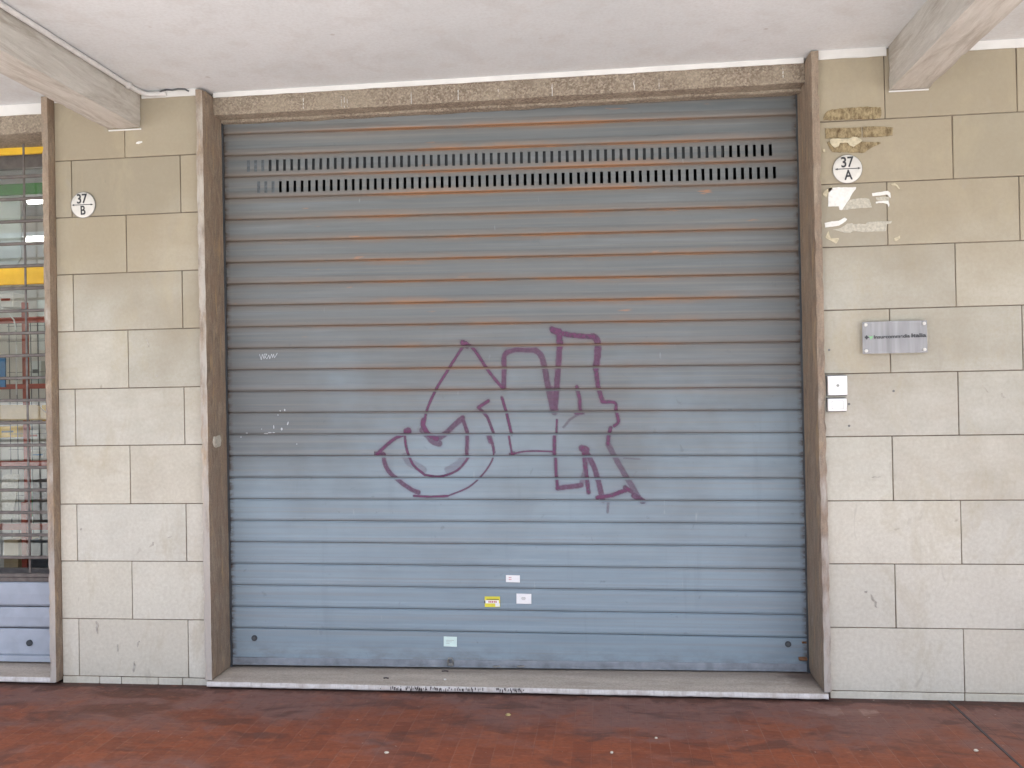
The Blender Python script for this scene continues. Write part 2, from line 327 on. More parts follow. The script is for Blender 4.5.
# ------------------------------------------------------------------ mesh helpers
class MB:
    def __init__(s): s.bm = bmesh.new(); s.mats = []
    def mi(s, m):
        if m not in s.mats: s.mats.append(m)
        return s.mats.index(m)
    def box(s, x0, x1, y0, y1, z0, z1, m=None, bev=0., seg=1):
        r = bmesh.ops.create_cube(s.bm, size=1.); vs = r['verts']
        for v in vs:
            v.co = Vector((x0+(v.co.x+.5)*(x1-x0), y0+(v.co.y+.5)*(y1-y0), z0+(v.co.z+.5)*(z1-z0)))
        fs = set(f for v in vs for f in v.link_faces)
        if m:
            for f in fs: f.material_index = s.mi(m)
        if bev > 0:
            es = list(set(e for v in vs for e in v.link_edges))
            rr = bmesh.ops.bevel(s.bm, geom=es, offset=bev, segments=seg, affect='EDGES', profile=.5)
            fs = set(rr['faces']) | set(f for f in fs if f.is_valid)
            vs = list(set(v for f in fs for v in f.verts))
            if m:
                for f in fs: f.material_index = s.mi(m)
        return vs
    def tube(s, pts, r, n=10, m=None, cap=True):
        rings = []
        for i, p in enumerate(pts):
            p = Vector(p); a = Vector(pts[max(0, i-1)]); c = Vector(pts[min(len(pts)-1, i+1)])
            d = (c-a).normalized(); u = d.cross(Vector((0, 0, 1)))
            if u.length < 1e-3: u = d.cross(Vector((1, 0, 0)))
            u.normalize(); w = d.cross(u)
            rings.append([s.bm.verts.new(p+(u*math.cos(2*PI*k/n)+w*math.sin(2*PI*k/n))*r) for k in range(n)])
        for A, B in zip(rings, rings[1:]):
            for k in range(n):
                f = s.bm.faces.new((A[k], A[(k+1) % n], B[(k+1) % n], B[k])); f.smooth = True
                if m: f.material_index = s.mi(m)
        if cap:
            for A in (rings[0], rings[-1]):
                f = s.bm.faces.new(A)
                if m: f.material_index = s.mi(m)
    def poly(s, pts, y0, y1, m=None, flip=False):   # outline in x,z extruded between two depths
        A = [s.bm.verts.new((p[0], y0, p[1])) for p in pts]; B = [s.bm.verts.new((p[0], y1, p[1])) for p in pts]
        fs = [s.bm.faces.new(A), s.bm.faces.new(B[::-1])]
        n = len(pts)
        for k in range(n): fs.append(s.bm.faces.new((A[k], A[(k+1) % n], B[(k+1) % n], B[k])))
        if m:
            for f in fs: f.material_index = s.mi(m)
    def build(s, name, m=None, parent=None, smooth=False, tri=False):
        if m: s.mi(m)
        bmesh.ops.recalc_face_normals(s.bm, faces=s.bm.faces)
        if tri: bmesh.ops.triangulate(s.bm, faces=s.bm.faces)
        me = bpy.data.meshes.new(name); s.bm.to_mesh(me); s.bm.free()
        for q in s.mats: me.materials.append(M[q])
        if smooth:
            for f in me.polygons: f.use_smooth = True
        me.set_sharp_from_angle(angle=math.radians(38))
        o = bpy.data.objects.new(name, me); C.objects.link(o); o.parent = parent
        if parent: o.matrix_parent_inverse = parent_inv(parent)
        return o
def parent_inv(p):
    from mathutils import Matrix
    return Matrix.Translation(-p.location) if p.type == 'EMPTY' else Matrix.Identity(4)
def tag(o, label=None, cat=None, group=None, kind=None):
    for k, v in (('label', label), ('category', cat), ('group', group), ('kind', kind)):
        if v: o[k] = v
    return o
def thing(name, loc, label, cat, group=None):
    o = bpy.data.objects.new(name, None); C.objects.link(o); o.location = loc; o.empty_display_size = .1
    return tag(o, label, cat, group)
def rough_bar(mb, x0, x1, y0, y1, z0, z1, nx, ny, nz, amp, m, bev=.004, seed=0.):
    """a stone bar with slightly uneven faces and softened, chipped edges"""
    import itertools
    g = {}
    def P(i, j, k):
        key = (i, j, k)
        if key in g: return g[key]
        x = x0+(x1-x0)*i/nx; y = y0+(y1-y0)*j/ny; z = z0+(z1-z0)*k/nz
        p = Vector((x, y, z)); q = p*9+Vector((seed, seed*2, 0))
        d = Vector((noise.noise(q), noise.noise(q+Vector((9, 3, 1))), noise.noise(q+Vector((2, 8, 5)))))*amp
        on = (i in (0, nx))+(j in (0, ny))+(k in (0, nz))
        if on >= 2:
            ch = bev*(1+2.2*max(0, noise.noise(p*23+Vector((seed, 0, 4)))))
            cx = 1 if i == 0 else -1 if i == nx else 0; cy = 1 if j == 0 else -1 if j == ny else 0; cz = 1 if k == 0 else -1 if k == nz else 0
            d += Vector((cx, cy, cz))*ch
        g[key] = mb.bm.verts.new(p+d); return g[key]
    mi = mb.mi(m)
    def F(a, b, c, d):
        f = mb.bm.faces.new((a, b, c, d)); f.material_index = mi; f.smooth = True
    for i in range(nx):
        for k in range(nz):
            for j in (0, ny): F(P(i, j, k), P(i+1, j, k), P(i+1, j, k+1), P(i, j, k+1))
    for j in range(ny):
        for k in range(nz):
            for i in (0, nx): F(P(i, j, k), P(i, j+1, k), P(i, j+1, k+1), P(i, j, k+1))
    for i in range(nx):
        for j in range(ny):
            for k in (0, nz): F(P(i, j, k), P(i+1, j, k), P(i+1, j+1, k), P(i, j+1, k))
def text(name, body, size, x, z, y, m, parent=None, sx=1., depth=.0006, rot=0., align='CENTER', bold=0.):
    cu = bpy.data.curves.new(name, 'FONT'); cu.body = body; cu.size = size; cu.extrude = depth; cu.align_x = align; cu.align_y = 'CENTER'; cu.offset = bold
    tmp = bpy.data.objects.new('tmp', cu); C.objects.link(tmp); bpy.context.view_layer.update()
    me = bpy.data.meshes.new_from_object(tmp.evaluated_get(bpy.context.evaluated_depsgraph_get()))
    bpy.data.objects.remove(tmp)
    for v in me.vertices:
        a, b = v.co.x*sx, v.co.y
        a, b = a*math.cos(rot)-b*math.sin(rot), a*math.sin(rot)+b*math.cos(rot)
        v.co = Vector((x+a, y-v.co.z, z+b))
    me.materials.clear(); me.materials.append(M[m])
    o = bpy.data.objects.new(name, me); C.objects.link(o); o.parent = parent
    if parent: o.matrix_parent_inverse = parent_inv(parent)
    return o

# ------------------------------------------------------------------ setting: floor, street, ceiling
CEIL = 3.040
EDGE = -2.4
mb = MB()
v = [mb.bm.verts.new(p) for p in ((-14, EDGE, 0), (14, EDGE, 0), (14, 1.0, 0), (-14, 1.0, 0))]; mb.bm.faces.new(v)
v = [mb.bm.verts.new(p) for p in ((-14, EDGE, 0), (14, EDGE, 0), (14, EDGE, -.14), (-14, EDGE, -.14))]; mb.bm.faces.new(v)
tag(mb.build('pavement', 'floor'), kind='structure')
mb = MB(); v = [mb.bm.verts.new(p) for p in ((-400, -400, -.14), (400, -400, -.14), (400, EDGE, -.14), (-400, EDGE, -.14))]; mb.bm.faces.new(v)
tag(mb.build('street', 'pavers'), kind='structure')
mb = MB(); v = [mb.bm.verts.new(p) for p in ((-400, EDGE, -.144), (400, EDGE, -.144), (400, 400, -.144), (-400, 400, -.144))]; mb.bm.faces.new(v)
tag(mb.build('ground', 'asphalt'), kind='structure')
mb = MB(); mb.box(1.546, 1.556, EDGE+.01, -.004, -.01, .0025)
jn = mb.build('expansion_joint', 'grime'); tag(jn, kind='structure')

mb = MB(); mb.box(-14, 14, EDGE-.05, 3.6, CEIL, CEIL+.35)
tag(mb.build('ceiling', 'ceiling'), kind='structure')

# ------------------------------------------------------------------ stone clad walls
JZ = [2.707, 2.412, 2.115, 1.819, 1.520, 1.225, .924, .629, .331, .035]
def clad(mb, x0, x1, rows_even, rows_odd, cols):
    zt = [CEIL-.003]+JZ; zb = JZ+[.0]
    bm = mb.bm; lay = bm.loops.layers.color.get('tint') or bm.loops.layers.color.new('tint')
    for r, (t, b) in enumerate(zip(zt, zb)):
        js = [j for j in (rows_even if r % 2 == 0 else rows_odd) if x0+.01 < j < x1-.01]
        if r == 10: js = cols
        xs = [x0]+js+[x1]
        for a, c in zip(xs, xs[1:]):
            g = .0022
            before = set(bm.faces)
            dy = random.uniform(-.0012, .0012)
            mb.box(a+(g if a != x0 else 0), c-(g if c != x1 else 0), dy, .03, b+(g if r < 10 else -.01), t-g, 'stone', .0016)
            k = random.uniform(.955, 1.03); w = random.uniform(-.008, .008)
            for f in bm.faces:
                if f not in before:
                    for l in f.loops: l[lay] = (k+w, k, k-w*1.5, 1)
def wall(name, label, x0, x1, even, odd, cols, cat):
    t = thing(name, ((x0+x1)/2, .1, 0), label, cat)
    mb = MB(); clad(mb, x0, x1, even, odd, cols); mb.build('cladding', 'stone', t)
    mb = MB(); mb.box(x0+.001, x1-.001, .0055, .036, -.005, CEIL-.002); mb.build('joint_bed', 'joint', t)
    mb = MB(); mb.box(x0, x1, .04, 3.4, -.01, CEIL-.001); mb.build('masonry_core', 'facade', t)
    return t
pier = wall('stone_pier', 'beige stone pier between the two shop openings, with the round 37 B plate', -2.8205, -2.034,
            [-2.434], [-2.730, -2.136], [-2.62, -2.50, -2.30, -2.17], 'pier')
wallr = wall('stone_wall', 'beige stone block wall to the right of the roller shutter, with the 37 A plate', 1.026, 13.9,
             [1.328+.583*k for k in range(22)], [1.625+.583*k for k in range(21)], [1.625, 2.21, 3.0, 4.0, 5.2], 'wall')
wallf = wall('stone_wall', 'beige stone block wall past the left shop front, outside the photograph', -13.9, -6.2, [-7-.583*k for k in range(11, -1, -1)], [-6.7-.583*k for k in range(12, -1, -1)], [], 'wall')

def scuffs(t, marks):
    for px, py, L, w, ang in marks:
        x, z = W(px, py); L *= .005; w *= .005; n = 9; top = []; bot = []
        for i in range(n):
            u = i/(n-1)-.5; wd = w*.5*(1-(2*u)**2)**.5*(1+.5*noise.noise(Vector((px+i, py, 0))))+.0003
            off = w*.9*noise.noise(Vector((px, i*.5, 3)))
            for lst, sg in ((top, 1), (bot, -1)):
                a, b_ = u*L, off+sg*wd; lst.append((x+a*math.cos(ang)-b_*math.sin(ang), z+a*math.sin(ang)+b_*math.cos(ang)))
        mb = MB(); mb.poly(top+bot[::-1], -.0019, .0008); mb.build('scuff_mark', 'scuff', t)
scuffs(pier, [(97.5, 627, 14, 2.2, 1.5), (134, 667, 12, 2, 1.4), (138, 644, 7, 1.6, 1.3), (152, 545, 7, 1.8, .8), (170, 537, 5, 1.2, .3), (81, 529, 2.5, 2, .3), (148, 343, 10, 1.2, -1.2), (157, 376, 3.5, 1.6, .3), (118, 648, 8, 1.2, 1.6)])
scuffs(wallr, [(874, 601, 14, 2, -1.15), (866, 592, 3, 1.6, .3), (1003, 396, 6, 1.8, -1.0), (876, 477, 9, .8, .0), (985, 388, 10, .8, -1.0)])

# white paint strip where ceiling meets wall
t = thing('paint_strip', (0, 0, 3.0), 'white painted strip along the top of the wall under the ceiling', 'cornice')
def strip(x0, x1, y, z0, z1, seed):
    mb = MB(); n = max(2, int((x1-x0)/.03))
    A = []
    for i in range(n+1):
        x = x0+(x1-x0)*i/n; w = .0025*noise.noise(Vector((x*11, seed, 0)))+.0012*noise.noise(Vector((x*47, seed, 3)))
        A.append([mb.bm.verts.new(p) for p in ((x, y, z1), (x, y-.006, z1), (x, y-.005, z0+w), (x, y, z0+w))])
    for a, b in zip(A, A[1:]):
        for k in range(4): mb.bm.faces.new((a[k], a[(k+1) % 4], b[(k+1) % 4], b[k]))
    mb.bm.faces.new(A[0]); mb.bm.faces.new(A[-1])
    return mb.build('strip', 'offwhite', t)
strip(-2.335, -2.040, -.002, 3.006, CEIL, 1); strip(1.031, 1.337, -.002, 2.999, CEIL, 2); strip(1.529, 9, -.002, 3.001, CEIL, 3)
strip(-1.985, .980, .072, 3.016, CEIL, 4); strip(-6.0, -2.856, .072, 2.985, CEIL, 5)
strip(-2.815, -2.700, -.002, 3.010, CEIL, 6)

# ------------------------------------------------------------------ beams
def beam(x0, x1, z0, label, thing_name='concrete_beam'):
    t = thing(thing_name, ((x0+x1)/2, -.002, z0), label, 'beam', 'concrete ceiling beams')
    mb = MB(); rough_bar(mb, x0, x1, EDGE, -.004, z0, CEIL+.01, 4, 70, 4, .0015, 'beam', .003, x0)
    mb.build('beam_body', 'beam', t)
    mb = MB(); mb.box(x0+.002, x1-.001, -.0065, -.002, z0-.006, z0+.001, None, .001); mb.build('paint_line', 'offwhite', t)
    return t
beam(-2.521, -2.340, 2.853, 'board marked concrete beam on the left with a white conduit along it')
beam(1.343, 1.524, 2.834, 'board marked concrete beam on the right above the 37 A plate')
# conduit
t = thing('conduit', (-2.326, -.05, 3.024), 'thin white electrical conduit running along the left beam under the ceiling', 'conduit')
mb = MB(); X = -2.326
mb.tube([(X, EDGE+.02, 3.026), (X, -2.6, 3.027), (X, -1.5, 3.025), (X, -.4, 3.026), (X, -.10, 3.025), (X+.008, -.05, 3.024), (X+.03, -.022, 3.021), (X+.07, -.018, 3.018), (X+.13, -.018, 3.022)], .0125)
mb.build('pipe', 'conduit', t)
mb = MB()
pts = [(X+.09, -.02, 3.022), (X+.115, -.03, 3.030), (X+.14, -.032, 3.034), (X+.17, -.03, 3.031), (X+.20, -.03, 3.034), (X+.235, -.022, 3.034), (X+.25, -.012, 3.026)]
mb.tube(pts, .0045); mb.build('cable', 'dkgrey', t)
for yy in (-.14, -1.35, -2.6):
    mb = MB(); mb.box(X-.015, X+.014, yy-.012, yy+.012, 3.010, 3.039, None, .004, 2); mb.build('clip', 'conduit', t)
mb = MB(); mb.tube([(X, -1.22, 3.025), (X, -1.10, 3.025)], .0150); mb.build('coupling', 'conduit', t)

# ------------------------------------------------------------------ main door surround
dl = thing('door_surround', (-.5, 0, 0), 'rough brown stone frame around the closed blue roller shutter', 'door frame')
mb = MB(); rough_bar(mb, -2.036, -1.991, -.037, .34, .034, 3.030, 2, 8, 90, .0011, 'jamb', .004, 1.); jl = mb.build('jamb', 'jamb', dl)
mb = MB(); rough_bar(mb, .986, 1.028, -.037, .34, .034, 3.036, 2, 8, 90, .0011, 'jamb', .004, 5.); mb.build('jamb', 'jamb', dl)
mb = MB(); rough_bar(mb, -1.994, .989, .073, .34, 2.922, CEIL+.005, 90, 6, 3, .003, 'lintel', .003, 9.)
# thin plaster drip edge under the lintel
rough_bar(mb, -1.99, .985, .150, .20, 2.908, 2.926, 150, 2, 1, .005, 'lintel', .001, 3.)
mb.build('lintel', 'lintel', dl)
mb = MB()
for px, top, hh, ww in ((303, 98, 12, .005), (341, 96, 10, .003), (344, 97, 12, .005), (347, 99, 9, .003), (411, 92, 13, .004), (458, 90, 13, .006), (498, 89, 10, .004), (552, 84, 17, .006), (634, 80, 16, .007), (659, 79, 9, .004), (783, 68, 9, .005)):
    x, z = W(px, top, .068); z = min(z, 3.012); zz = z
    for k in range(7):
        h = hh*.0051/7; w_ = ww*.5*random.uniform(.25, 1.1); xo = x+ww*.5*noise.noise(Vector((px, k*.6, 1)))
        if random.random() < .8: mb.box(xo-w_/2, xo+w_/2, .0685, .0745, max(2.926, zz-h*1.05), zz, None)
        zz -= h
        if zz < 2.935: break
mb.build('white_drips', 'offwhite', dl)
# threshold
mb = MB(); rough_bar(mb, -2.020, 1.010, -.040, .50, .012, .0345, 60, 6, 1, .0012, 'sill', .0015, 2.); th = mb.build('threshold', 'sill', dl)
mb = MB(); rough_bar(mb, -2.018, 1.008, -.0475, -.040, .009, .0350, 120, 1, 2, .0014, 'sillfront', .001, 4.); mb.build('threshold_edge', 'sillfront', th)
mb = MB()
for i in range(110):
    px = random.choice([random.uniform(380, 480), random.uniform(390, 440), random.uniform(497, 525), random.uniform(380, 525)])
    x, _ = W(px, 690, -.048); w = random.uniform(.0008, .0022); h = random.uniform(.004, .016); z1 = random.choice([.033, .026, .028, .022])
    mb.box(x-w, x+w, -.0502, -.0468, max(.011, z1-h), z1)
mb.build('dark_drips', 'grime', th)
# stuck paper lump on the left reveal
p = []
mb = MB()
cx, cz = -.15+.0, 1.215
for j in range(14):
    a = 2*PI*j/14; r = .026*(1+.45*noise.noise(Vector((math.cos(a)*2, math.sin(a)*2, 1))))
    p.append((.055+math.cos(a)*r*1.9, 1.235+math.sin(a)*r*1.25))
A = [mb.bm.verts.new((-1.992, q[0], q[1])) for q in p]; B = [mb.bm.verts.new((-1.984, .055+(q[0]-.055)*.8, 1.235+(q[1]-1.235)*.8)) for q in p]
mb.bm.faces.new(B)
for k in range(14): mb.bm.faces.new((A[k], A[(k+1) % 14], B[(k+1) % 14], B[k]))
tag(mb.build('paper_lump', 'papergrey'), 'small crumpled white paper lump stuck on the left stone jamb', 'paper lump')

# dark room behind shutter
mb = MB()
bx = [(-2.0, 1.0, .9, .95, -.005, 3.03), (-2.06, -1.995, .345, .95, -.005, 3.03), (.992, 1.025, .345, .95, -.005, 3.03)]
for q in bx: mb.box(*q)
tag(mb.build('back_room', 'dark'), kind='structure')

# ------------------------------------------------------------------ main roller shutter
XL, XR = -1.984, .981
SHEAR, SKEW = .0115, .0236
PROF = [(0, .008), (.003, .008), (.0065, .0015), (.024, -.0003), (.050, -.0012), (.074, -.0014), (.084, -.0030), (.098, -.0034), (.1065, -.001), (.1110, .0055)]
def prof(t):
    t = t % PITCH
    P = PROF+[(PITCH, .008)]
    for a, b in zip(P, P[1:]):
        if a[0] <= t <= b[0]: return a[1]+(b[1]-a[1])*(t-a[0])/(b[0]-a[0])
    return .008
def sh(x, s, off=0.):       # slat space to world
    if s < S0-23*PITCH-1e-5: pr = 0.
    else: pr = prof(S0-s)
    wav = .0016*noise.noise(Vector((x*1.7, s*1.3, 0)))+.0008*noise.noise(Vector((x*.7, math.floor((S0-s)/PITCH)*7.3, 2)))
    return Vector((x, .18+SKEW*(x-XL)+pr+wav+off, s-SHEAR*(x-XL)))
rs = thing('roller_shutter', (-.5, .2, .035), 'wide closed blue-grey steel roller shutter with rusty seams and purple graffiti', 'roller shutter')
class Sheet:
    def __init__(s): s.v = []; s.f = []; s.uv = []
    def grid(s, xs, ss, skip=None, off=0.):
        base = len(s.v)
        for b in ss:
            for a in xs: s.v.append(sh(a, b, off)); s.uv.append((a, b))
        n = len(xs)
        for j in range(len(ss)-1):
            for i in range(n-1):
                if skip and skip(i, j): continue
                s.f.append((base+j*n+i, base+j*n+i+1, base+(j+1)*n+i+1, base+(j+1)*n+i))
    def build(s, name, m, parent):
        me = bpy.data.meshes.new(name); me.from_pydata(s.v, [], s.f)
        u = me.uv_layers.new(name='UVMap')
        for l in me.loops: u.data[l.index].uv = s.uv[l.vertex_index]
        me.materials.append(M[m]); o = bpy.data.objects.new(name, me); C.objects.link(o); o.parent = parent; o.matrix_parent_inverse = parent_inv(parent)
        return o
xs = [XL+(XR-XL)*i/100 for i in range(101)]
cur = Sheet(); slat_rows = range(-1, 23)
def slat_s(k): return [S0-k*PITCH-t for t, _ in PROF]+[S0-(k+1)*PITCH+1e-4]
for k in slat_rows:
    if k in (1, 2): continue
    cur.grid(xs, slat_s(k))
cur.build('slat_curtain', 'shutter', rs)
# vent slats with real slots
def slot_x(px, py): 
    Y = .18
    for _ in range(3): x, z = W(px, py, Y); Y = .18+SKEW*(x-XL)
    return x
a0, a1 = slot_x(270.2, 165), slot_x(770.3, 152)
npit = round((a1-a0)/((slot_x(387.5, 160)-slot_x(270.2, 165))/16)); P_ = (a1-a0)/npit
for row, (xa, xb) in ((1, (a0, a1)), (2, (slot_x(280.5, 187), slot_x(774.4, 174)))):
    n = round((xb-xa)/P_); pit = (xb-xa)/n
    sl = [xa+pit*i for i in range(n+1)]
    hw = .0076
    X_ = [XL]
    holes = []
    for c in sl: holes.append(len(X_)); X_ += [c-hw, c+hw]
    X_.append(XR)
    hs = set(holes)
    base = S0-row*PITCH
    t0, t1 = .027, .088
    ts = [t for t, _ in PROF if t < t0]+[t0, t0+.003]+[t for t, _ in PROF if t0+.004 < t < t1-.004]+[t1-.003, t1]+[t for t, _ in PROF if t > t1]+[PITCH-1e-4]
    ss = [base-t for t in ts]
    j0 = ts.index(t0); j1 = ts.index(t1)
    g = Sheet()
    g.grid(X_, ss, lambda i, j: i in hs and j0 <= j < j1)
    # slot rims
    for c in sl:
        b0 = len(g.v)
        for (a, s_) in ((c-hw, base-t0), (c+hw, base-t0), (c+hw, base-t1), (c-hw, base-t1)):
            for o_ in (0, .005): g.v.append(sh(a, s_, o_)); g.uv.append((a, s_))
        for k in range(4):
            p0 = b0+2*k; p1 = b0+2*((k+1) % 4); g.f.append((p0, p0+1, p1+1, p1))
    vs = g.build('vent_slat', 'shutter', rs)
    # slots painted over at the left end
    mbf = Sheet()
    for k in range(1, 4):
        c = sl[0]-pit*k
        b0 = len(mbf.v)
        for (a, s_) in ((c-hw, base-t0), (c+hw, base-t0), (c+hw, base-t1), (c-hw, base-t1)): mbf.v.append(sh(a, s_, -.0012)); mbf.uv.append((a, s_))
        mbf.f.append((b0, b0+1, b0+2, b0+3))
    fo = mbf.build('filled_slot', 'fill', rs)
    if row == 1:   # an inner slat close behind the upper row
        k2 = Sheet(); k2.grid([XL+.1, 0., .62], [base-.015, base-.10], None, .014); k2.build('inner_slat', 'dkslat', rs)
# bottom slat and rail
bs = Sheet(); s_b = S0-23*PITCH
bs.grid(xs, [s_b, s_b-.004, s_b-.009, .16, .098, .092, .0895])
bs.build('bottom_slat', 'shutter', rs)
mb = MB(); n = 60
def railpt(x, dy, s):  p = sh(x, .1); return Vector((x, .18+SKEW*(x-XL)+dy, s-.003*(x-XL)+.0))
A = []
for i in range(n+1):
    x = XL+.004+(XR-XL-.01)*i/n
    w = .0015*noise.noise(Vector((x*6, 2, 2)))
    A.append([mb.bm.verts.new(railpt(x, a, b+w)) for a, b in ((.012, .088), (-.004, .087), (-.006, .084), (-.006, .058), (-.010, .055), (-.010, .051), (.012, .051))])
for a, b in zip(A, A[1:]):
    for k in range(7): mb.bm.faces.new((a[k], a[(k+1) % 7], b[(k+1) % 7], b[k]))
mb.bm.faces.new(A[0]); mb.bm.faces.new(A[-1])
rail = mb.build('bottom_rail', 'bar', rs); rail.data.materials.clear(); rail.data.materials.append(simple('rail_paint', (.19, .21, .235), .55, .0, var=.3, scale=14))
def onsh(px, py, dy=0.):
    Y = .18
    for _ in range(3): x, z = W(px, py, Y+dy); Y = .18+SKEW*(x-XL)
    return x, Y+dy, z
# locks
for px, py in ((254.5, 638), (788, 644)):
    x, y, z = onsh(px, py)
    mb = MB(); mb.tube([(x, y+.004, z), (x, y-.004, z)], .0155, 20); lk = mb.build('lock', 'lock', rs)
    mb = MB(); mb.tube([(x, y-.003, z), (x, y-.0065, z)], .008, 14); mb.box(x-.001, x+.001, y-.0072, y-.006, z-.005, z+.005); mb.build('keyhole', 'dkgrey', lk)
# hasp and latch
x, y, z = onsh(451, 660)
mb = MB(); mb.tube([(x-.010, y-.012, z-.02), (x-.013, y-.018, z), (x-.007, y-.020, z+.016), (x+.007, y-.020, z+.016), (x+.013, y-.018, z), (x+.010, y-.012, z-.02)], .0055); mb.box(x-.013, x+.013, y-.020, y-.004, z-.026, z-.010, None, .003)
mb.build('hasp', 'steel', rs)
for px in (497, 521):
    x, y, z = onsh(px, 665.5)
    mb = MB(); mb.box(x-.02, x+.018, y-.014, y-.004, z-.004, z+.003, None, .001); mb.tube([(x-.004, y-.012, z), (x-.004, y-.019, z)], .006, 10)
    mb.build('bolt', 'steel', rs)
# rusty stop lug at lower right
x, y, z = onsh(804, 658)
mb = MB(); mb.box(x-.028, x+.012, y-.022, y+.0, z-.008, z+.007, None, .003); mb.build('stop_lug', 'rust', rs)
mb = MB(); mb.box(x-.010, x+.012, y-.012, y+.0, z+.075, z+.083, None, .002); mb.build('stop_lug', 'rust', rs)
# guide strips: rusty rail edges seen beside both jambs
for s_, xx in ((1, XL+.0), (-1, XR)):
    mb = MB(); y = .18+SKEW*(xx-XL)
    rough_bar(mb, min(xx-s_*.012, xx+s_*.004), max(xx-s_*.012, xx+s_*.004), y-.012, y-.004, .036, 2.93, 1, 1, 140, .0035, 'rust', .001, xx)
    mb.build('guide_rail', 'lock', rs).data.materials[0] = M['lock']

# graffiti : a film of spray paint lying on the slats
def zp(a, b): 
    x, y, z = onsh(360+a/3.413, 310+b/3.413); return x, z+SHEAR*(x-XL)
STR = [
 ([(358,115),(300,205),(255,280),(228,345),(218,395)], 10, .9), ([(352,112),(366,122)], 22, .8),
 ([(218,375),(216,395),(235,425),(262,440)], 19, .85), ([(262,440),(285,428),(320,395),(350,368)], 20, .62), ([(215,410),(250,448),(270,455)], 26, .55),
 ([(350,368),(366,415),(365,500)], 14, .72), ([(372,500),(335,545),(275,568),(222,562)], 9, .85), ([(222,562),(182,528),(160,475),(152,425)], 10, .85), ([(360,500),(330,530),(300,545)], 26, .22), ([(215,545),(170,520),(155,500)], 30, .22),
 ([(168,414),(150,425),(110,445),(60,490)], 13, .85), ([(160,415),(165,412)], 26, .8), ([(48,490),(82,492)], 16, .7),
 ([(78,490),(92,540),(130,580),(175,612),(200,622)], 17, .68), ([(185,634),(240,637),(300,634)], 8, .95), ([(300,634),(370,605),(420,560),(450,515),(458,480)], 5.5, .95), ([(458,485),(452,455),(440,435)], 11, .75), ([(440,430),(446,448)], 20, .6),
 ([(458,425),(435,365),(405,332)], 11, .75), ([(405,332),(438,310)], 13, .85),
 ([(362,112),(392,138),(440,210),(488,268)], 12, .82), ([(490,268),(492,205),(492,160),(503,145)], 18, .68), ([(500,145),(530,136),(600,138)], 17, .62), ([(600,138),(622,165),(640,250),(660,345)], 22, .58), ([(648,270),(664,345)], 30, .4),
 ([(484,298),(500,350),(518,425)], 11, .85), ([(508,430),(519,492)], 8, .85), ([(519,494),(545,485),(590,481),(660,483)], 5.5, .95), ([(514,492),(526,488)], 13, .7),
 ([(660,70),(680,78),(682,125)], 24, .8), ([(682,125),(676,200),(665,345)], 21, .68), ([(655,65),(680,72)], 20, .85),
 ([(672,375),(671,425)], 8, .85), ([(664,432),(663,498)], 13, .82), ([(667,505),(670,560),(675,610)], 12, .82),
 ([(685,80),(740,88),(795,92)], 19, .8), ([(795,90),(810,105),(811,150),(805,200)], 24, .72), ([(805,200),(812,260),(828,312)], 17, .78),
 ([(828,314),(870,317),(874,345),(882,380),(868,395)], 12, .85), ([(856,402),(848,435),(846,458)], 14, .82), ([(846,458),(880,520),(915,580),(955,645)], 20, .45), ([(846,455),(870,500)], 18, .4),
 ([(740,262),(750,305),(752,350)], 14, .75), ([(735,352),(762,352)], 10, .8), ([(745,356),(715,375),(695,400)], 9, .35),
 ([(675,608),(705,604),(755,598)], 18, .7), ([(755,598),(768,545),(775,510)], 18, .4), ([(762,470),(772,560),(780,622)], 16, .75), ([(765,470),(800,540),(820,610),(828,648)], 20, .66), ([(810,640),(860,632),(915,612)], 15, .85), ([(905,606),(925,618)], 18, .7),
 ([(935,632),(965,652)], 22, .7), ([(848,650),(845,690)], 10, .35), ([(758,472),(772,478)], 26, .7), ([(900,506),(955,509)], 4, .35)]
segs = []
def smooth(P):
    if len(P) < 4: return P
    out = [P[0]]
    for i in range(len(P)-1):
        p0, p1, p2, p3 = P[max(0, i-1)], P[i], P[i+1], P[min(len(P)-1, i+2)]
        for k in range(1, 7):
            t = k/6; out.append(tuple(.5*((2*p1[c])+(-p0[c]+p2[c])*t+(2*p0[c]-5*p1[c]+4*p2[c]-p3[c])*t*t+(-p0[c]+3*p1[c]-3*p2[c]+p3[c])*t**3) for c in (0, 1)))
    return out
for pts, w, al in STR:
    q = [zp(*p) for p in smooth(pts)]; hw = w*.00149*.46
    for a, b in zip(q, q[1:]): segs.append((a, b, hw, al))
def density(x, s):
    best = 0.
    for (a, b, hw, al) in segs:
        if x < min(a[0], b[0])-.03 or x > max(a[0], b[0])+.03 or s < min(a[1], b[1])-.03 or s > max(a[1], b[1])+.03: continue
        dx, dz = b[0]-a[0], b[1]-a[1]; L = dx*dx+dz*dz
        t = max(0, min(1, ((x-a[0])*dx+(s-a[1])*dz)/L)) if L else 0
        d = math.hypot(x-a[0]-t*dx, s-a[1]-t*dz)
        k = hw*(1+.16*noise.noise(Vector((x*40, s*40, 1))))
        e = max(0, min(1, (k+.0022-d)/.0042)); e = e*e*(3-2*e)
        halo = .13*math.exp(-(max(0, d-k)/.009)**2) if hw > .008 else 0
        best = max(best, al*e, halo*al)
    t = (S0-s) % PITCH
    if t < .007 or t > PITCH-.003: best *= .12          # the paint never reached into the seams
    return best
gx0, gx1 = zp(40, 0)[0], zp(985, 0)[0]
gs = []
s_top, s_bot = zp(0, 50)[1]+.02, zp(0, 705)[1]-.02
k = int((S0-s_top)/PITCH)
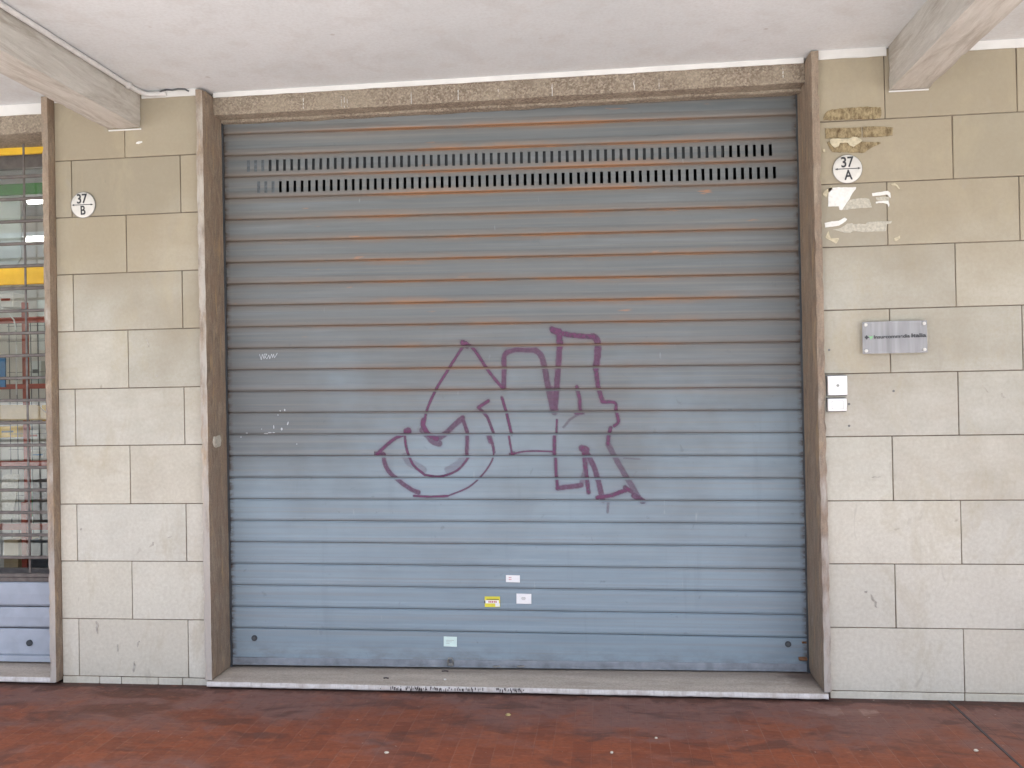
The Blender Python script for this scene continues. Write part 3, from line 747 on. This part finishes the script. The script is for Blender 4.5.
while S0-k*PITCH > s_bot:
    t = 0.
    base_t = [t for t, _ in PROF]+[PITCH-1e-4]
    for a, b in zip(base_t, base_t[1:]):
        n = max(1, round((b-a)/.0038))
        gs += [S0-k*PITCH-(a+(b-a)*i/n) for i in range(n)]
    k += 1
nx = int((gx1-gx0)/.0038); gxs = [gx0+(gx1-gx0)*i/nx for i in range(nx+1)]
D = [[density(x, s) for x in gxs] for s in gs]
idx = {}; V = []; UVs = []; DD = []; Fs = []
def gv(j, i):
    if (j, i) not in idx:
        idx[(j, i)] = len(V); V.append(sh(gxs[i], gs[j], -.0013)); UVs.append((gxs[i], gs[j])); DD.append(D[j][i])
    return idx[(j, i)]
for j in range(len(gs)-1):
    for i in range(nx):
        if max(D[j][i], D[j][i+1], D[j+1][i], D[j+1][i+1]) > .02: Fs.append((gv(j, i), gv(j, i+1), gv(j+1, i+1), gv(j+1, i)))
me = bpy.data.meshes.new('graffiti'); me.from_pydata(V, [], Fs)
u = me.uv_layers.new(name='UVMap')
for l in me.loops: u.data[l.index].uv = UVs[l.vertex_index]
at = me.attributes.new('coverage', 'FLOAT', 'POINT')
for i, d in enumerate(DD): at.data[i].value = d
me.materials.append(M['paint']); go = bpy.data.objects.new('graffiti', me); C.objects.link(go); go.parent = rs; go.matrix_parent_inverse = parent_inv(rs)
go['label'] = 'angular purple spray paint tag'

# white scratches and flecks
mb = MB()
def fleck(px, py, w, h, rot=0.):
    mb = MB()
    x, y, z = onsh(px, py)
    s = z+SHEAR*(x-XL); w *= .0051; h *= .0051; n = 7
    ring = []
    for k in range(n):
        a = 2*PI*k/n; r = .5*(1+.3*noise.noise(Vector((px+k, py, 0))))
        u_, v_ = math.cos(a)*w*r, math.sin(a)*h*r
        u_, v_ = u_*math.cos(rot)-v_*math.sin(rot), u_*math.sin(rot)+v_*math.cos(rot)
        ring.append(mb.bm.verts.new(sh(x+u_, s+v_, -.0012)))
    mb.bm.faces.new(ring); mb.build('paint_fleck', 'chalk', rs)
for q in ((241,437,2,1),(247,433,2.5,1),(266,433.5,5,1.2),(270,432.6,4,1.3),(274,432.5,3,1),(282,429,2,3),(274,427,1.2,4,.1),(288,423.5,1.2,4,-.3),(280.5,411,1.6,1.8),(285,410,1.4,2.5),(278,415,1.5,1),(297,444,1.2,1),(262,429,1,1)): fleck(*q)
x, y, z = onsh(268, 356)
mb = MB(); pts = [(-9,2),(-7,-4),(-6,2),(-4,-3),(-4,2),(-1,2),(-3,-1),(-1,-3),(1,1),(2,-3),(4,2),(5,-2),(6,2),(7,-2),(9,1),(10,3)]
def ribbon(mb, pts, w, f):
    for a, b in zip(pts, pts[1:]):
        d = Vector((b[0]-a[0], b[1]-a[1])); 
        if d.length == 0: continue
        nn = Vector((-d.y, d.x)).normalized()*w
        mb.bm.faces.new([mb.bm.verts.new(f(p[0]+sg*nn.x, p[1]+sg*nn.y)) for p, sg in ((a, 1), (b, 1), (b, -1), (a, -1))])
ribbon(mb, [(x+a*.0051, z+SHEAR*(x-XL)+b*.0051) for a, b in pts], .0013, lambda a, b: sh(a, b, -.0013))
mb.build('scribble', 'chalk', rs)

# ------------------------------------------------------------------ stickers on the shutter
def sticker(px, py, w, h, m, label, name='sticker', rot=0.):
    x, y, z = onsh(px, py); w *= .00513/2; h *= .00513/2
    yy = y-.0052 if (S0-(z+SHEAR*(x-XL))) else y
    t = thing(name, (x, yy, z), label, 'sticker', 'stickers on the roller shutter')
    mb = MB(); c, s = math.cos(rot), math.sin(rot)
    P = [(x+a*w*c-b*h*s, z+a*w*s+b*h*c) for a, b in ((-1,-1),(1,-1),(1,1),(-1,1))]
    mb.poly(P, yy-.0006, yy+.0004); mb.build('backing_paper', m, t)
    return t, x, yy, z
t, x, y, z = sticker(513, 578.5, 14, 7, 'stickw', 'narrow white sticker with pale red print, highest of the stickers', rot=-.02)
mb = MB()
for a in (-.018, -.010): 
    for b in (-.004, .006): mb.box(x+a-.003, x+a+.002, y-.0009, y-.0005, z+b-.002, z+b+.002)
mb.build('red_print', 'redink', t)
t, x, y, z = sticker(524, 598.5, 15, 10, 'stickw', 'white sticker with faint grey print, right of the yellow sticker', rot=-.02)
mb = MB()
for k, w in enumerate((.020, .024, .018)): mb.box(x-w/2-.002, x+w/2-.002, y-.0009, y-.0005, z+.006-k*.006, z+.0085-k*.006)
mb.build('grey_print', 'greyink', t)
t, x, y, z = sticker(492.5, 601.5, 15.5, 10.5, 'sticky', 'yellow sticker with a white band, lower middle of the shutter', rot=0.)
mb = MB(); mb.box(x-.037, x+.034, y-.0009, y-.0005, z-.008, z+.008); mb.box(x+.015, x+.038, y-.0009, y-.0005, z-.024, z-.008); mb.build('white_band', 'stickw', t)
mb = MB()
for k in range(5): mb.box(x-.020+k*.009, x-.014+k*.009, y-.0012, y-.0009, z-.005, z+.005)
mb.build('red_print', 'redink', t)
mb = MB(); mb.box(x-.030, x+.034, y-.0012, y-.0006, z+.011, z+.0145); mb.box(x-.041, x-.036, y-.0012, y-.0006, z-.008, z+.006); mb.build('dark_print', 'grime', t)
t, x, y, z = sticker(450.5, 641.3, 13.5, 10, 'stickg', 'pale green sticker on the bottom slat, lowest of the stickers', rot=-.02)
mb = MB()
for k in range(3): mb.box(x-.022, x-.004+.012*k, y-.0009, y-.0005, z-.010+k*.008, z-.0085+k*.008)
mb.build('grey_print', 'greyink', t)

# ------------------------------------------------------------------ number plates
def plate(px, py, letter, label, arrow=True, rim=False, rot=0.):
    x, z = W(px, py, -.006); r = .0655
    t = thing('house_number_plate', (x, -.004, z), label, 'number plate', 'round house number plates')
    mb = MB(); prof_ = [(r, .0015), (r, -.006), (r-.003, -.0085), (r-.02, -.0105), (0.0001, -.0115)]
    R_ = []
    for rr, yy in prof_: R_.append([mb.bm.verts.new((x+rr*math.cos(2*PI*k/48), yy, z+rr*math.sin(2*PI*k/48))) for k in range(48)])
    for A, B in zip(R_, R_[1:]):
        for k in range(48): f = mb.bm.faces.new((A[k], A[(k+1) % 48], B[(k+1) % 48], B[k])); f.smooth = True
    mb.build('disc', 'enamel', t)
    mb = MB(); mb.tube([(x+(r+.001)*math.cos(2*PI*k/48), -.005, z+(r+.001)*math.sin(2*PI*k/48)) for k in range(49)], .0025 if rim else .0016, 6, cap=False); mb.build('rim', 'rim', t)
    c, s = math.cos(rot), math.sin(rot)
    text('number', '37', .068, x-.003, z+.029, -.0120, 'ink', t, .86, rot=rot, bold=.0011)
    text('letter', letter, .066, x+.002, z-.031, -.0120, 'ink', t, .78, rot=rot, bold=.0011)
    mb = MB(); mb.box(x-.052, x+.052, -.0128, -.0110, z-.0016, z+.0016)
    for sg in (-1, 1): mb.poly([(x+sg*.058, z), (x+sg*.046, z+.0045), (x+sg*.046, z-.0045)], -.0128, -.0095)
    mb.build('divider', 'ink', t)
plate(847.5, 169, 'A', 'round white enamel plate reading 37 A on the right wall', rot=.03)
plate(83, 205, 'B', 'round white enamel plate reading 37 B on the left pier', rim=True, rot=.03)

# ------------------------------------------------------------------ acrylic sign
x0, z1 = W(862, 322.0, -.022); x1, z0 = W(927.5, 352.5, -.022)
t = thing('acrylic_sign', ((x0+x1)/2, 0, (z0+z1)/2), 'clear frosted acrylic company sign on four bolts on the right wall', 'sign')
mb = MB(); mb.box(x0, x1, -.024, -.019, z0, z1, None, .0006); mb.build('panel', 'acrylic', t)
for a in (x0+.015, x1-.014):
    for b in (z0+.014, z1-.014):
        mb = MB(); mb.tube([(a, 0, b), (a, -.019, b)], .006, 12); mb.tube([(a, -.024, b), (a, -.030, b)], .0075, 14); mb.build('bolt', 'enamel', t)
zc = (z0+z1)/2+.002
text('lettering', 'Insurcommedia', .0225, x0+.050, zc, -.0246, 'ink', t, 1.15, align='LEFT', rot=.012, bold=.0006)
text('lettering', 'Italia', .0245, x0+.216, zc+.003, -.0246, 'ink', t, 1.45, align='LEFT', rot=.012, bold=.0008)
mb = MB(); a = x0+.019
mb.poly([(a-.010, zc), (a, zc-.011), (a+.004, zc-.004), (a+.012, zc), (a+.004, zc+.004), (a, zc+.011)], -.0256, -.0243); mb.build('emblem', 'ink', t)
mb = MB(); a = x0+.038; mb.poly([(a-.010, zc+.008), (a, zc-.012), (a+.010, zc+.008), (a, zc+.002)], -.0256, -.0243); mb.build('emblem', 'greeni', t)

# ------------------------------------------------------------------ white boxes beside right jamb
def wbox(px0, py0, px1, py1, name, label, kind):
    x0, z1 = W(px0, py0, -.03); x1, z0 = W(px1, py1, -.03)
    t = thing(name, ((x0+x1)/2, 0, (z0+z1)/2), label, 'box')
    mb = MB(); mb.box(x0-.002, x1+.002, -.008, .0, z0-.004, z1+.004, None, .001); mb.build('back_plate', 'greyplastic', t)
    mb = MB(); mb.box(x0, x1, -.032, -.008, z0, z1, None, .003, 2); mb.build('cover', 'plastic', t)
    if kind:
        cx, cz = (x0+x1)/2, (z0+z1)/2
        mb = MB(); mb.tube([(cx, -.031, cz), (cx, -.0345, cz)], .0065, 16); mb.build('button', 'greyink', t)
    else:
        mb = MB()
        for q in ((x0+.016, x1-.016, z0+.010, z0+.0115), (x0+.016, x1-.016, z1-.0115, z1-.010), (x0+.016, x0+.0175, z0+.010, z1-.010), (x1-.0175, x1-.016, z0+.010, z1-.010)): mb.box(q[0], q[1], -.0328, -.0315, q[2], q[3])
        mb.build('name_window', 'greyink', t)
wbox(827.8, 376, 847.6, 395, 'doorbell', 'square white doorbell box with a centre button beside the right jamb', True)
wbox(828, 398.8, 847, 411, 'name_box', 'low white name plate box under the doorbell', False)

# ------------------------------------------------------------------ paper scraps and mortar scars on the right wall
def ragged(P, amp, seed):
    out = []
    for (a, b) in zip(P, P[1:]+P[:1]):
        L = math.hypot(b[0]-a[0], b[1]-a[1]); n = max(1, int(L/.006))
        for i in range(n):
            x = a[0]+(b[0]-a[0])*i/n; z = a[1]+(b[1]-a[1])*i/n
            out.append((x+amp*noise.noise(Vector((x*70, z*70, seed))), z+amp*noise.noise(Vector((x*70, z*70, seed+5)))))
    return out
def scrap(pts, m, label, name='paper_scrap', sc_=10.975, ox=820, oy=180, th=.0012, grp='torn paper scraps under the 37 A plate', cat='paper', y=-.0015):
    P = ragged([W(ox+a/sc_, oy+b/sc_, -.002) for a, b in pts], .0035 if m == 'patch' else .0018, len(pts))
    mb = MB(); mb.poly(P, y-th, y+.0010)
    o = mb.build(name, m); 
    for v in o.data.vertices: pass
    return tag(o, label, cat, grp)
scrap([(92,88),(200,80),(398,78),(392,100),(352,150),(325,210),(310,230),(270,285),(245,328),(215,328),(205,288),(90,290)], 'paper', 'largest white torn paper piece, upper left under the 37 A plate')
scrap([(330,215),(400,205),(500,198),(540,205),(560,260),(570,300),(500,308),(400,312),(280,328),(250,326),(300,250)], 'papergrey', 'worn greyish paper piece overlapping the largest torn paper', th=.0005)
scrap([(30,150),(60,110),(125,72),(140,95),(95,140),(70,190),(55,185)], 'paperold', 'folded yellowish paper corner left of the largest torn paper')
scrap([(572,145),(640,135),(745,118),(770,140),(778,200),(765,190),(740,160),(640,172),(575,176)], 'paper', 'white paper strip crossing the joint right of the largest torn paper')
scrap([(612,190),(700,182),(760,190),(755,225),(700,228),(620,222)], 'papergrey', 'grey paper residue between two white strips', th=.0004)
scrap([(610,238),(680,230),(750,228),(762,270),(755,298),(738,262),(690,250),(615,256)], 'paper', 'thin lower white strip crossing the joint')
scrap([(780,45),(820,32),(855,60),(878,100),(860,95),(830,62),(790,55)], 'paperold', 'thin curved yellowish tape remnant upper right of the torn papers')
scrap([(52,470),(130,455),(200,450),(270,412),(298,430),(280,455),(210,500),(140,510),(60,520)], 'paper', 'curled white paper strip at the left of the lower row')
scrap([(140,545),(220,530),(300,478),(360,475),(365,520),(340,580),(280,582),(200,560)], 'papergrey', 'faded paper piece below the curled white strip', th=.0006)
scrap([(355,490),(420,478),(500,485),(520,460),(640,455),(790,450),(780,475),(735,482),(725,560),(600,565),(480,572),(380,560),(345,570)], 'papergrey', 'long faded greyish paper strip in the lower row', th=.0007)
scrap([(60,625),(92,560),(105,600),(120,640),(205,635),(208,655),(175,700),(110,660),(70,640)], 'paperold', 'yellowish tape bits at the lower left of the torn papers')
scrap([(815,640),(878,610),(878,640),(838,672),(820,668)], 'paperold', 'yellowish tape bit at the lower right of the torn papers')
g2 = 'old mortar scars above the 37 A plate'
scrap([(40,310),(60,240),(95,205),(160,185),(330,165),(520,155),(600,150),(780,160),(785,240),(770,300),(620,308),(430,315),(200,325),(45,322)], 'patch', 'upper ochre mortar scar above the joint', 'mortar_scar', 12.8, 820, 95, .002, g2, 'mortar scar')
scrap([(70,555),(68,430),(200,425),(380,420),(525,412),(530,540),(400,548),(200,555)], 'patch', 'left ochre mortar scar below the joint', 'mortar_scar', 12.8, 820, 95, .002, g2, 'mortar scar')
scrap([(545,410),(680,400),(900,410),(935,420),(925,520),(760,535),(550,540)], 'patch', 'right ochre mortar scar below the joint', 'mortar_scar', 12.8, 820, 95, .0018, g2, 'mortar scar')
scrap([(90,600),(130,590),(250,620),(540,600),(770,605),(770,618),(650,680),(560,740),(440,740),(300,735),(160,730),(110,660)], 'patch', 'ragged lowest ochre mortar scar with pale filler on it', 'mortar_scar', 12.8, 820, 95, .0018, g2, 'mortar scar')
scrap([(125,575),(160,560),(350,568),(420,540),(470,545),(540,585),(500,620),(460,640),(430,668),(380,650),(350,612),(250,615),(235,660),(190,678),(150,650),(125,610)], 'paperold', 'cream filler lump on the ragged mortar scar', 'filler_lump', 12.8, 820, 95, .007, None, 'filler')
scrap([(35,700),(60,690),(65,730),(40,728)], 'paperold', 'tiny cream speck left of the 37 A plate', 'filler_speck', 12.8, 820, 95, .003, None, 'filler')
# small screws and holes in the stones
for px, py in ((829, 350), (849, 425.8), (893.5, 391), (849, 404)):
    x, z = W(px, py); mb = MB(); mb.tube([(x, .001, z), (x, -.003, z)], .0055, 10)
    tag(mb.build('wall_plug', 'greyplastic'), 'small dark wall plug in the stone beside the right jamb', 'wall plug', 'small dark wall plugs')
# white dab on pier under the beam
x, z = W(139.5, 142.5); mb = MB(); mb.poly([(x-.018, z-.006), (x-.004, z-.008), (x+.016, z-.001), (x+.015, z+.005), (x-.002, z+.005), (x-.014, z+.001)], -.004, .001)
tag(mb.build('filler_dab', 'paper'), 'small white filler dab under the end of the left beam', 'filler')

# ------------------------------------------------------------------ left shop front
SF = thing('door_surround', (-4.3, 0, 0), 'rough brown stone frame of the left shop, only its right jamb visible', 'door frame')
mb = MB(); rough_bar(mb, -2.8635, -2.8225, -.050, .34, .012, 3.036, 2, 8, 90, .0011, 'jamb', .0035, 13.); mb.build('jamb', 'jamb', SF)
mb = MB(); rough_bar(mb, -6.24, -6.195, -.037, .34, .012, 3.036, 2, 8, 60, .0011, 'jamb', .0035, 17.); mb.build('jamb', 'jamb', SF)
mb = MB(); rough_bar(mb, -6.2, -2.848, .073, .34, 2.885, CEIL+.005, 80, 6, 3, .003, 'lintel', .003, 19.); mb.build('lintel', 'lintel', SF)
mb = MB(); rough_bar(mb, -6.2, -2.840, -.030, .50, .012, .036, 40, 6, 1, .0012, 'sill', .0015, 6.); q = mb.build('threshold', 'sill', SF)
mb = MB(); rough_bar(mb, -6.2, -2.842, -.037, -.030, .009, .0365, 60, 1, 2, .0014, 'sillfront', .001, 8.); mb.build('threshold_edge', 'sillfront', q)
YG = .18
X0, X1 = -6.19, -2.862
gr = thing('rolling_grille', (-4.4, YG, .036), 'grey open bar rolling grille with solid pale slats below, at the far left', 'grille')
mb = MB()
LS = [(.480, .345), (.345, .228), (.228, .075)]
for a, b in LS:
    n = 8; P = [(0, a-.002), (.007, a-.004), (.0, a-.010), (-.003, (a+b)/2), (-.002, b+.012), (.004, b+.003), (.007, b)]
    for p, q in zip(P, P[1:]):
        mb.bm.faces.new([mb.bm.verts.new(c) for c in ((X0, YG+p[0], p[1]), (X1, YG+p[0], p[1]), (X1, YG+q[0], q[1]), (X0, YG+q[0], q[1]))])
mb.build('solid_slats', 'slatgrey', gr)
mb = MB(); mb.box(X0, X1, YG-.008, YG+.012, .045, .077, None, .002); mb.build('bottom_rail', 'slatgrey', gr)
mb = MB(); mb.box(X0, X1, YG-.006, YG+.012, .480, .502, None, .002); mb.box(X0, X1, YG-.004, YG+.012, .503, .523, None, .002); mb.build('mid_rail', 'bar', gr)
zb = [.611+.1222*k for k in range(18)]
mb = MB()
for z in zb:
    if z > 2.87: continue
    mb.box(X0, X1, YG-.006, YG+.008, z-.0085, z+.0085, None, .003)
mb.build('bars', 'bar', gr)
mb = MB()
xv = W(24.5, 300, YG)[0]
for k in range(13):
    mb.box(xv-.26*k-.006, xv-.26*k+.006, YG+.0085, YG+.013, .523, 2.87, None, .001)
mb.build('links', 'bar', gr)
x, z = W(30.3, 642.5, YG); mb = MB(); mb.tube([(x, YG, z), (x, YG-.012, z)], .0165, 18); mb.build('lock', 'lock', gr)
# shop window: frame, glass
sw = thing('shop_window', (-4.4, .42, .036), 'glazed shop front behind the left rolling grille', 'shop window')
mb = MB(); mb.box(X0, X1, .40, .44, .036, .50); mb.box(X1-.03, X1+.0, .40, .44, .5, 2.95); mb.box(X0, X1, .40, .44, 2.80, 2.95)
mb.build('frame', 'bar', sw)
mb = MB(); mb.box(X0, X1-.03, .418, .422, .50, 2.80); mb.build('glass', 'glass', sw)
def band(y0p, y1p, Y, m, name, label, x1=X1, d=.02):
    z1 = W(30, y0p, Y)[1]; z0 = W(30, y1p, Y)[1]
    mb = MB(); mb.box(X0, x1, Y, Y+d, z0, z1, None, .002); return tag(mb.build(name, m), label, 'band')
band(144.7, 153.5, .30, 'yellow', 'yellow_band', 'narrow yellow band near the top of the left shop front')
band(264.5, 284, .30, 'yellow', 'yellow_band', 'broad yellow band at mid height of the left shop front')
band(183, 194, .50, 'green', 'green_band', 'dark green band behind the left shop glass')
band(154.5, 158, .46, 'bar', 'blind_rail', 'grey blind rail above the green band')
# interior
mb = MB()
mb.box(-6.2, -2.3, 2.6, 2.65, 0, 3.03); mb.box(-2.86, -2.82, .45, 2.6, 0, 3.03)
tag(mb.build('shop_wall', 'shopwall'), kind='structure')
mb = MB(); mb.box(-6.19, -2.86, .50, 2.6, .0, .02); tag(mb.build('shop_floor', 'shopfloor'), kind='structure')
def fluor(z, y, xa, xb, label):
    t = thing('tube_lamp', (xa, y, z), label, 'lamp', 'lit tube lamps in the left shop')
    mb = MB(); mb.box(xa, xb, y-.03, y+.03, z+.02, z+.05); mb.build('housing', 'plastic', t)
    mb = MB(); mb.tube([(xa+.02, y, z), (xb-.02, y, z)], .016); mb.build('tube', 'lamp', t)
x, z = W(34, 201.5, 1.2); fluor(z, 1.2, x-.06, x+.5, 'lit tube lamp under the green band of the left shop')
x, z = W(34, 240, 1.2); fluor(z, 1.2, x-.07, x+.5, 'lit tube lamp just above the broad yellow band')
# pale hanging banner, wooden shelf, red rack, blue print, leaning boards
def slab(pts, Y, d, m, name, label, cat):
    P = [W(a, b, Y) for a, b in pts]; mb = MB(); mb.poly(P, Y, Y+d); return tag(mb.build(name, m), label, cat)
slab([(-30,195),(20,195),(21,258),(17,264),(-30,262)], .62, .01, 'pane', 'hanging_banner', 'pale green hanging panel inside the left shop', 'panel')
slab([(-30,356),(5,356),(5,387),(-30,388)], .62, .01, 'blue', 'poster', 'blue poster behind the left shop glass', 'poster')
rk = thing('red_rack', (-3.2, 1.0, .02), 'red metal display rack standing inside the left shop', 'rack')
for k, (y0, y1) in enumerate(((317, 323), (384, 389), (461, 467), (524, 530))):
    Y = .95; z1 = W(20, y0, Y)[1]; z0 = W(20, y1, Y)[1]
    mb = MB(); mb.box(-5.2, W(56, 400, Y)[0], Y, Y+.03, z0, z1, None, .002); mb.build('rail', 'red', rk)
for px in (24.5, ):
    a = W(px-2, 500, .97)[0]; b = W(px+2, 500, .97)[0]
    mb = MB(); mb.box(a, b, .985, 1.02, .02, 2.1, None, .002); mb.build('upright', 'red', rk)
a = W(23, 560, .8)[0]
mb = MB(); mb.box(a-.01, a+.025, .8, .83, .02, .83, None, .002); mb.build('upright', 'red', rk)
slab([(-20,405),(36,405),(47,414),(47,420),(-20,421)], .85, .02, 'wood', 'shelf_board', 'pale wooden shelf board in the left shop', 'shelf')
slab([(4,475),(19,474),(13,518),(-8,523),(-4,500)], .75, .01, 'papergrey', 'leaning_board', 'grey printed board leaning inside the left shop', 'board')
slab([(33,480),(47,478),(47,522),(33,522)], 1.1, .2, 'bar', 'crate', 'dark grey crate on the rack in the left shop', 'crate')
slab([(30,540),(47,540),(47,582),(30,582)], .9, .2, 'dkgrey', 'crate', 'dark crate low behind the left shop glass', 'crate')
slab([(4,540),(18,540),(18,590),(4,590)], .9, .2, 'wood', 'carton', 'brown carton beside the dark crate in the left shop', 'carton')
slab([(37,300),(47,299),(47,350),(38,350)], 1.3, .2, 'pane', 'white_cabinet', 'pale cabinet at mid height in the left shop', 'cabinet')
wm = thing('wire_rack', (-3.3, 1.25, .02), 'black wire mesh rack inside the left shop', 'rack'); mb = MB()
for k in range(6):
    x = W(10+k*7.2, 400, 1.25)[0]; mb.tube([(x, 1.25, .5), (x, 1.25, 2.0)], .0028, 6)
for k in range(15):
    z = .5+.105*k; mb.tube([(W(8, 400, 1.25)[0], 1.25, z), (W(50, 400, 1.25)[0], 1.25, z)], .0018, 6)
mb.build('mesh', 'dkgrey', wm)
rng = random.Random(3)
for (px, py, w, h, Y, m, lab) in ((6, 300, 14, 14, 1.6, 'shopwall', 'pale box high on the back shelf of the left shop'), (36, 372, 10, 22, 1.4, 'pane', 'pale slim box beside the wire rack in the left shop'),
        (8, 432, 18, 11, 1.45, 'yellow', 'yellow carton below the pale wooden shelf in the left shop'), (33, 436, 14, 12, 1.5, 'shopwall', 'pale carton below the wooden shelf near the jamb in the left shop'),
        (28, 505, 7, 24, 1.3, 'green', 'narrow green package on the rack in the left shop'), (44, 413, 5, 16, 1.2, 'yellow', 'narrow yellow package at the end of the wooden shelf'),
        (38, 455, 16, 7, 1.4, 'papergrey', 'grey folded packet above the thick red rail'), (27, 560, 8, 30, 1.2, 'wood', 'tall brown carton behind the red upright')):
    x0, z1 = W(px-w/2, py-h/2, Y); x1, z0 = W(px+w/2, py+h/2, Y)
    tb = thing('carton', ((x0+x1)/2, Y, z0), lab, 'carton')
    mb = MB(); mb.box(x0, x1, Y, Y+.15, z0, z1, None, .004); mb.build('body', m, tb)
    mb = MB(); mb.box(x0+(x1-x0)*.15, x0+(x1-x0)*.8, Y-.002, Y+.001, z0+(z1-z0)*.45, z0+(z1-z0)*.62); mb.build('printed_band', rng.choice(['red', 'blue', 'dkgrey']), tb)
t = thing('glass_reflection', (-3.2, .7, 2.1), 'curved white cord in the left shop glass, made as a tube', 'reflection'); mb = MB()
pt = [W(a, b, .7) for a, b in ((-6,303),(2,308),(9,314),(14,320),(16,330),(16.3,345),(16.4,395))]
mb.tube([(p[0], .7, p[1]) for p in pt], .0042, 8); mb.build('reflection', 'offwhite', t)  # white tube stands in for a reflection on the shop glass
# shop ceiling box so the room is closed
mb = MB(); mb.box(-6.2, -6.16, .45, 2.6, 0, 3.03); tag(mb.build('shop_side_wall', 'shopwall'), kind='structure')

# ------------------------------------------------------------------ unseen building across the street, added for bounce light and reflections
ob = thing('street_building', (0, -38, -.14), 'pale unseen building across the street, added for bounce light and glass reflections', 'building')
mb = MB(); mb.box(-30, 30, -48, -38, -.14, 9); mb.build('wall', 'facadepale', ob)
for i in range(14):
    for j in range(3):
        x = -27+i*4.1; z = .6+j*2.9
        mb = MB(); mb.box(x-.6, x+.6, -38.04, -37.99, z, z+1.9); wn = mb.build('window', 'dark', ob)
# ------------------------------------------------------------------ litter
def litter(px, py, r, m, label, cat='litter', name='litter'):
    x, y = G(px, py); mb = MB(); n = 7
    A = [mb.bm.verts.new((x+math.cos(2*PI*k/n)*r*random.uniform(.6, 1.2), y+math.sin(2*PI*k/n)*r*random.uniform(.6, 1.2), .0012)) for k in range(n)]
    B = [mb.bm.verts.new((x+(v.co.x-x)*.7, y+(v.co.y-y)*.7, .004+random.uniform(0, .003))) for v in A]
    mb.bm.faces.new(B)
    for k in range(n): mb.bm.faces.new((A[k], A[(k+1) % n], B[(k+1) % n], B[k]))
    tag(mb.build(name, m), label, cat, 'specks of litter on the red pavement')
litter(508, 715, .014, 'leaf', 'small yellowish leaf on the red pavement below the shutter centre', 'leaf', 'fallen_leaf')
litter(386.5, 753, .010, 'papergrey', 'pale grey pebble on the pavement near the bottom edge left of centre', 'pebble', 'pebble')
litter(656, 738.5, .008, 'papergrey', 'pale paper fleck on the pavement right of centre')
litter(612, 753, .008, 'papergrey', 'tiny grey fleck on the pavement near the bottom edge', 'litter')
litter(976, 751, .011, 'papergrey', 'pale flat fleck on the pavement past the expansion joint')
x, y = .0, .0
for px, py, r, m, lab in ((445, 671.5, .017, 'grime', 'dark dirt clump on the sill under the hasp'), (386, 678.5, .013, 'grime', 'small dark fleck on the grey sill left of centre'), (445, 680, .005, 'paper', 'tiny white fleck on the front of the sill')):
    X_, Y_ = G(px, py, .035); mb = MB(); mb.tube([(X_-r, Y_, .0365), (X_, Y_+.002, .038), (X_+r, Y_, .0365)], .0035, 6)
    tag(mb.build('dirt', m), lab, 'dirt')

# ------------------------------------------------------------------ camera, light, world
cam = bpy.data.cameras.new('camera'); co = bpy.data.objects.new('camera', cam); C.objects.link(co)
from mathutils import Matrix
Mx = Matrix((CR, CU, -CF)).transposed().to_4x4(); Mx.translation = Vector((0, -DIST, EYE)); co.matrix_world = Mx
cam.sensor_width = 36; cam.lens = 36*FPX/1024; cam.clip_start = .05; cam.clip_end = 1500
sc.camera = co
SUN_EL, SUN_AZ = 68, 150       # azimuth from +Y (behind the building) towards +X
d = Vector((math.sin(math.radians(SUN_AZ))*math.cos(math.radians(SUN_EL)), math.cos(math.radians(SUN_AZ))*math.cos(math.radians(SUN_EL)), math.sin(math.radians(SUN_EL))))
L = bpy.data.lights.new('sun', 'SUN'); L.energy = 3.4; L.angle = math.radians(.5); L.color = (1, .97, .93)
lo = bpy.data.objects.new('sun', L); C.objects.link(lo); lo.rotation_euler = d.to_track_quat('Z', 'Y').to_euler()
w = bpy.data.worlds.new('World'); sc.world = w; w.use_nodes = True; nt = w.node_tree
bg = nt.nodes['Background']; sky = nt.nodes.new('ShaderNodeTexSky'); sky.sky_type = 'NISHITA'; sky.sun_disc = False
sky.sun_elevation = math.radians(SUN_EL); sky.sun_rotation = math.radians(SUN_AZ); sky.dust_density = 4.5; sky.air_density = 1.; sky.ozone_density = .5
nt.links.new(sky.outputs[0], bg.inputs[0]); bg.inputs[1].default_value = .15
vs = sc.view_settings; vs.view_transform = 'Standard'; vs.look = 'None'; vs.exposure = 1.66; vs.gamma = 1; vs.use_curve_mapping = False
sc.render.engine = 'CYCLES'; cy = sc.cycles
cy.use_denoising = True; cy.max_bounces = 8; cy.diffuse_bounces = 5; cy.transparent_max_bounces = 12
cy.sample_clamp_indirect = 6
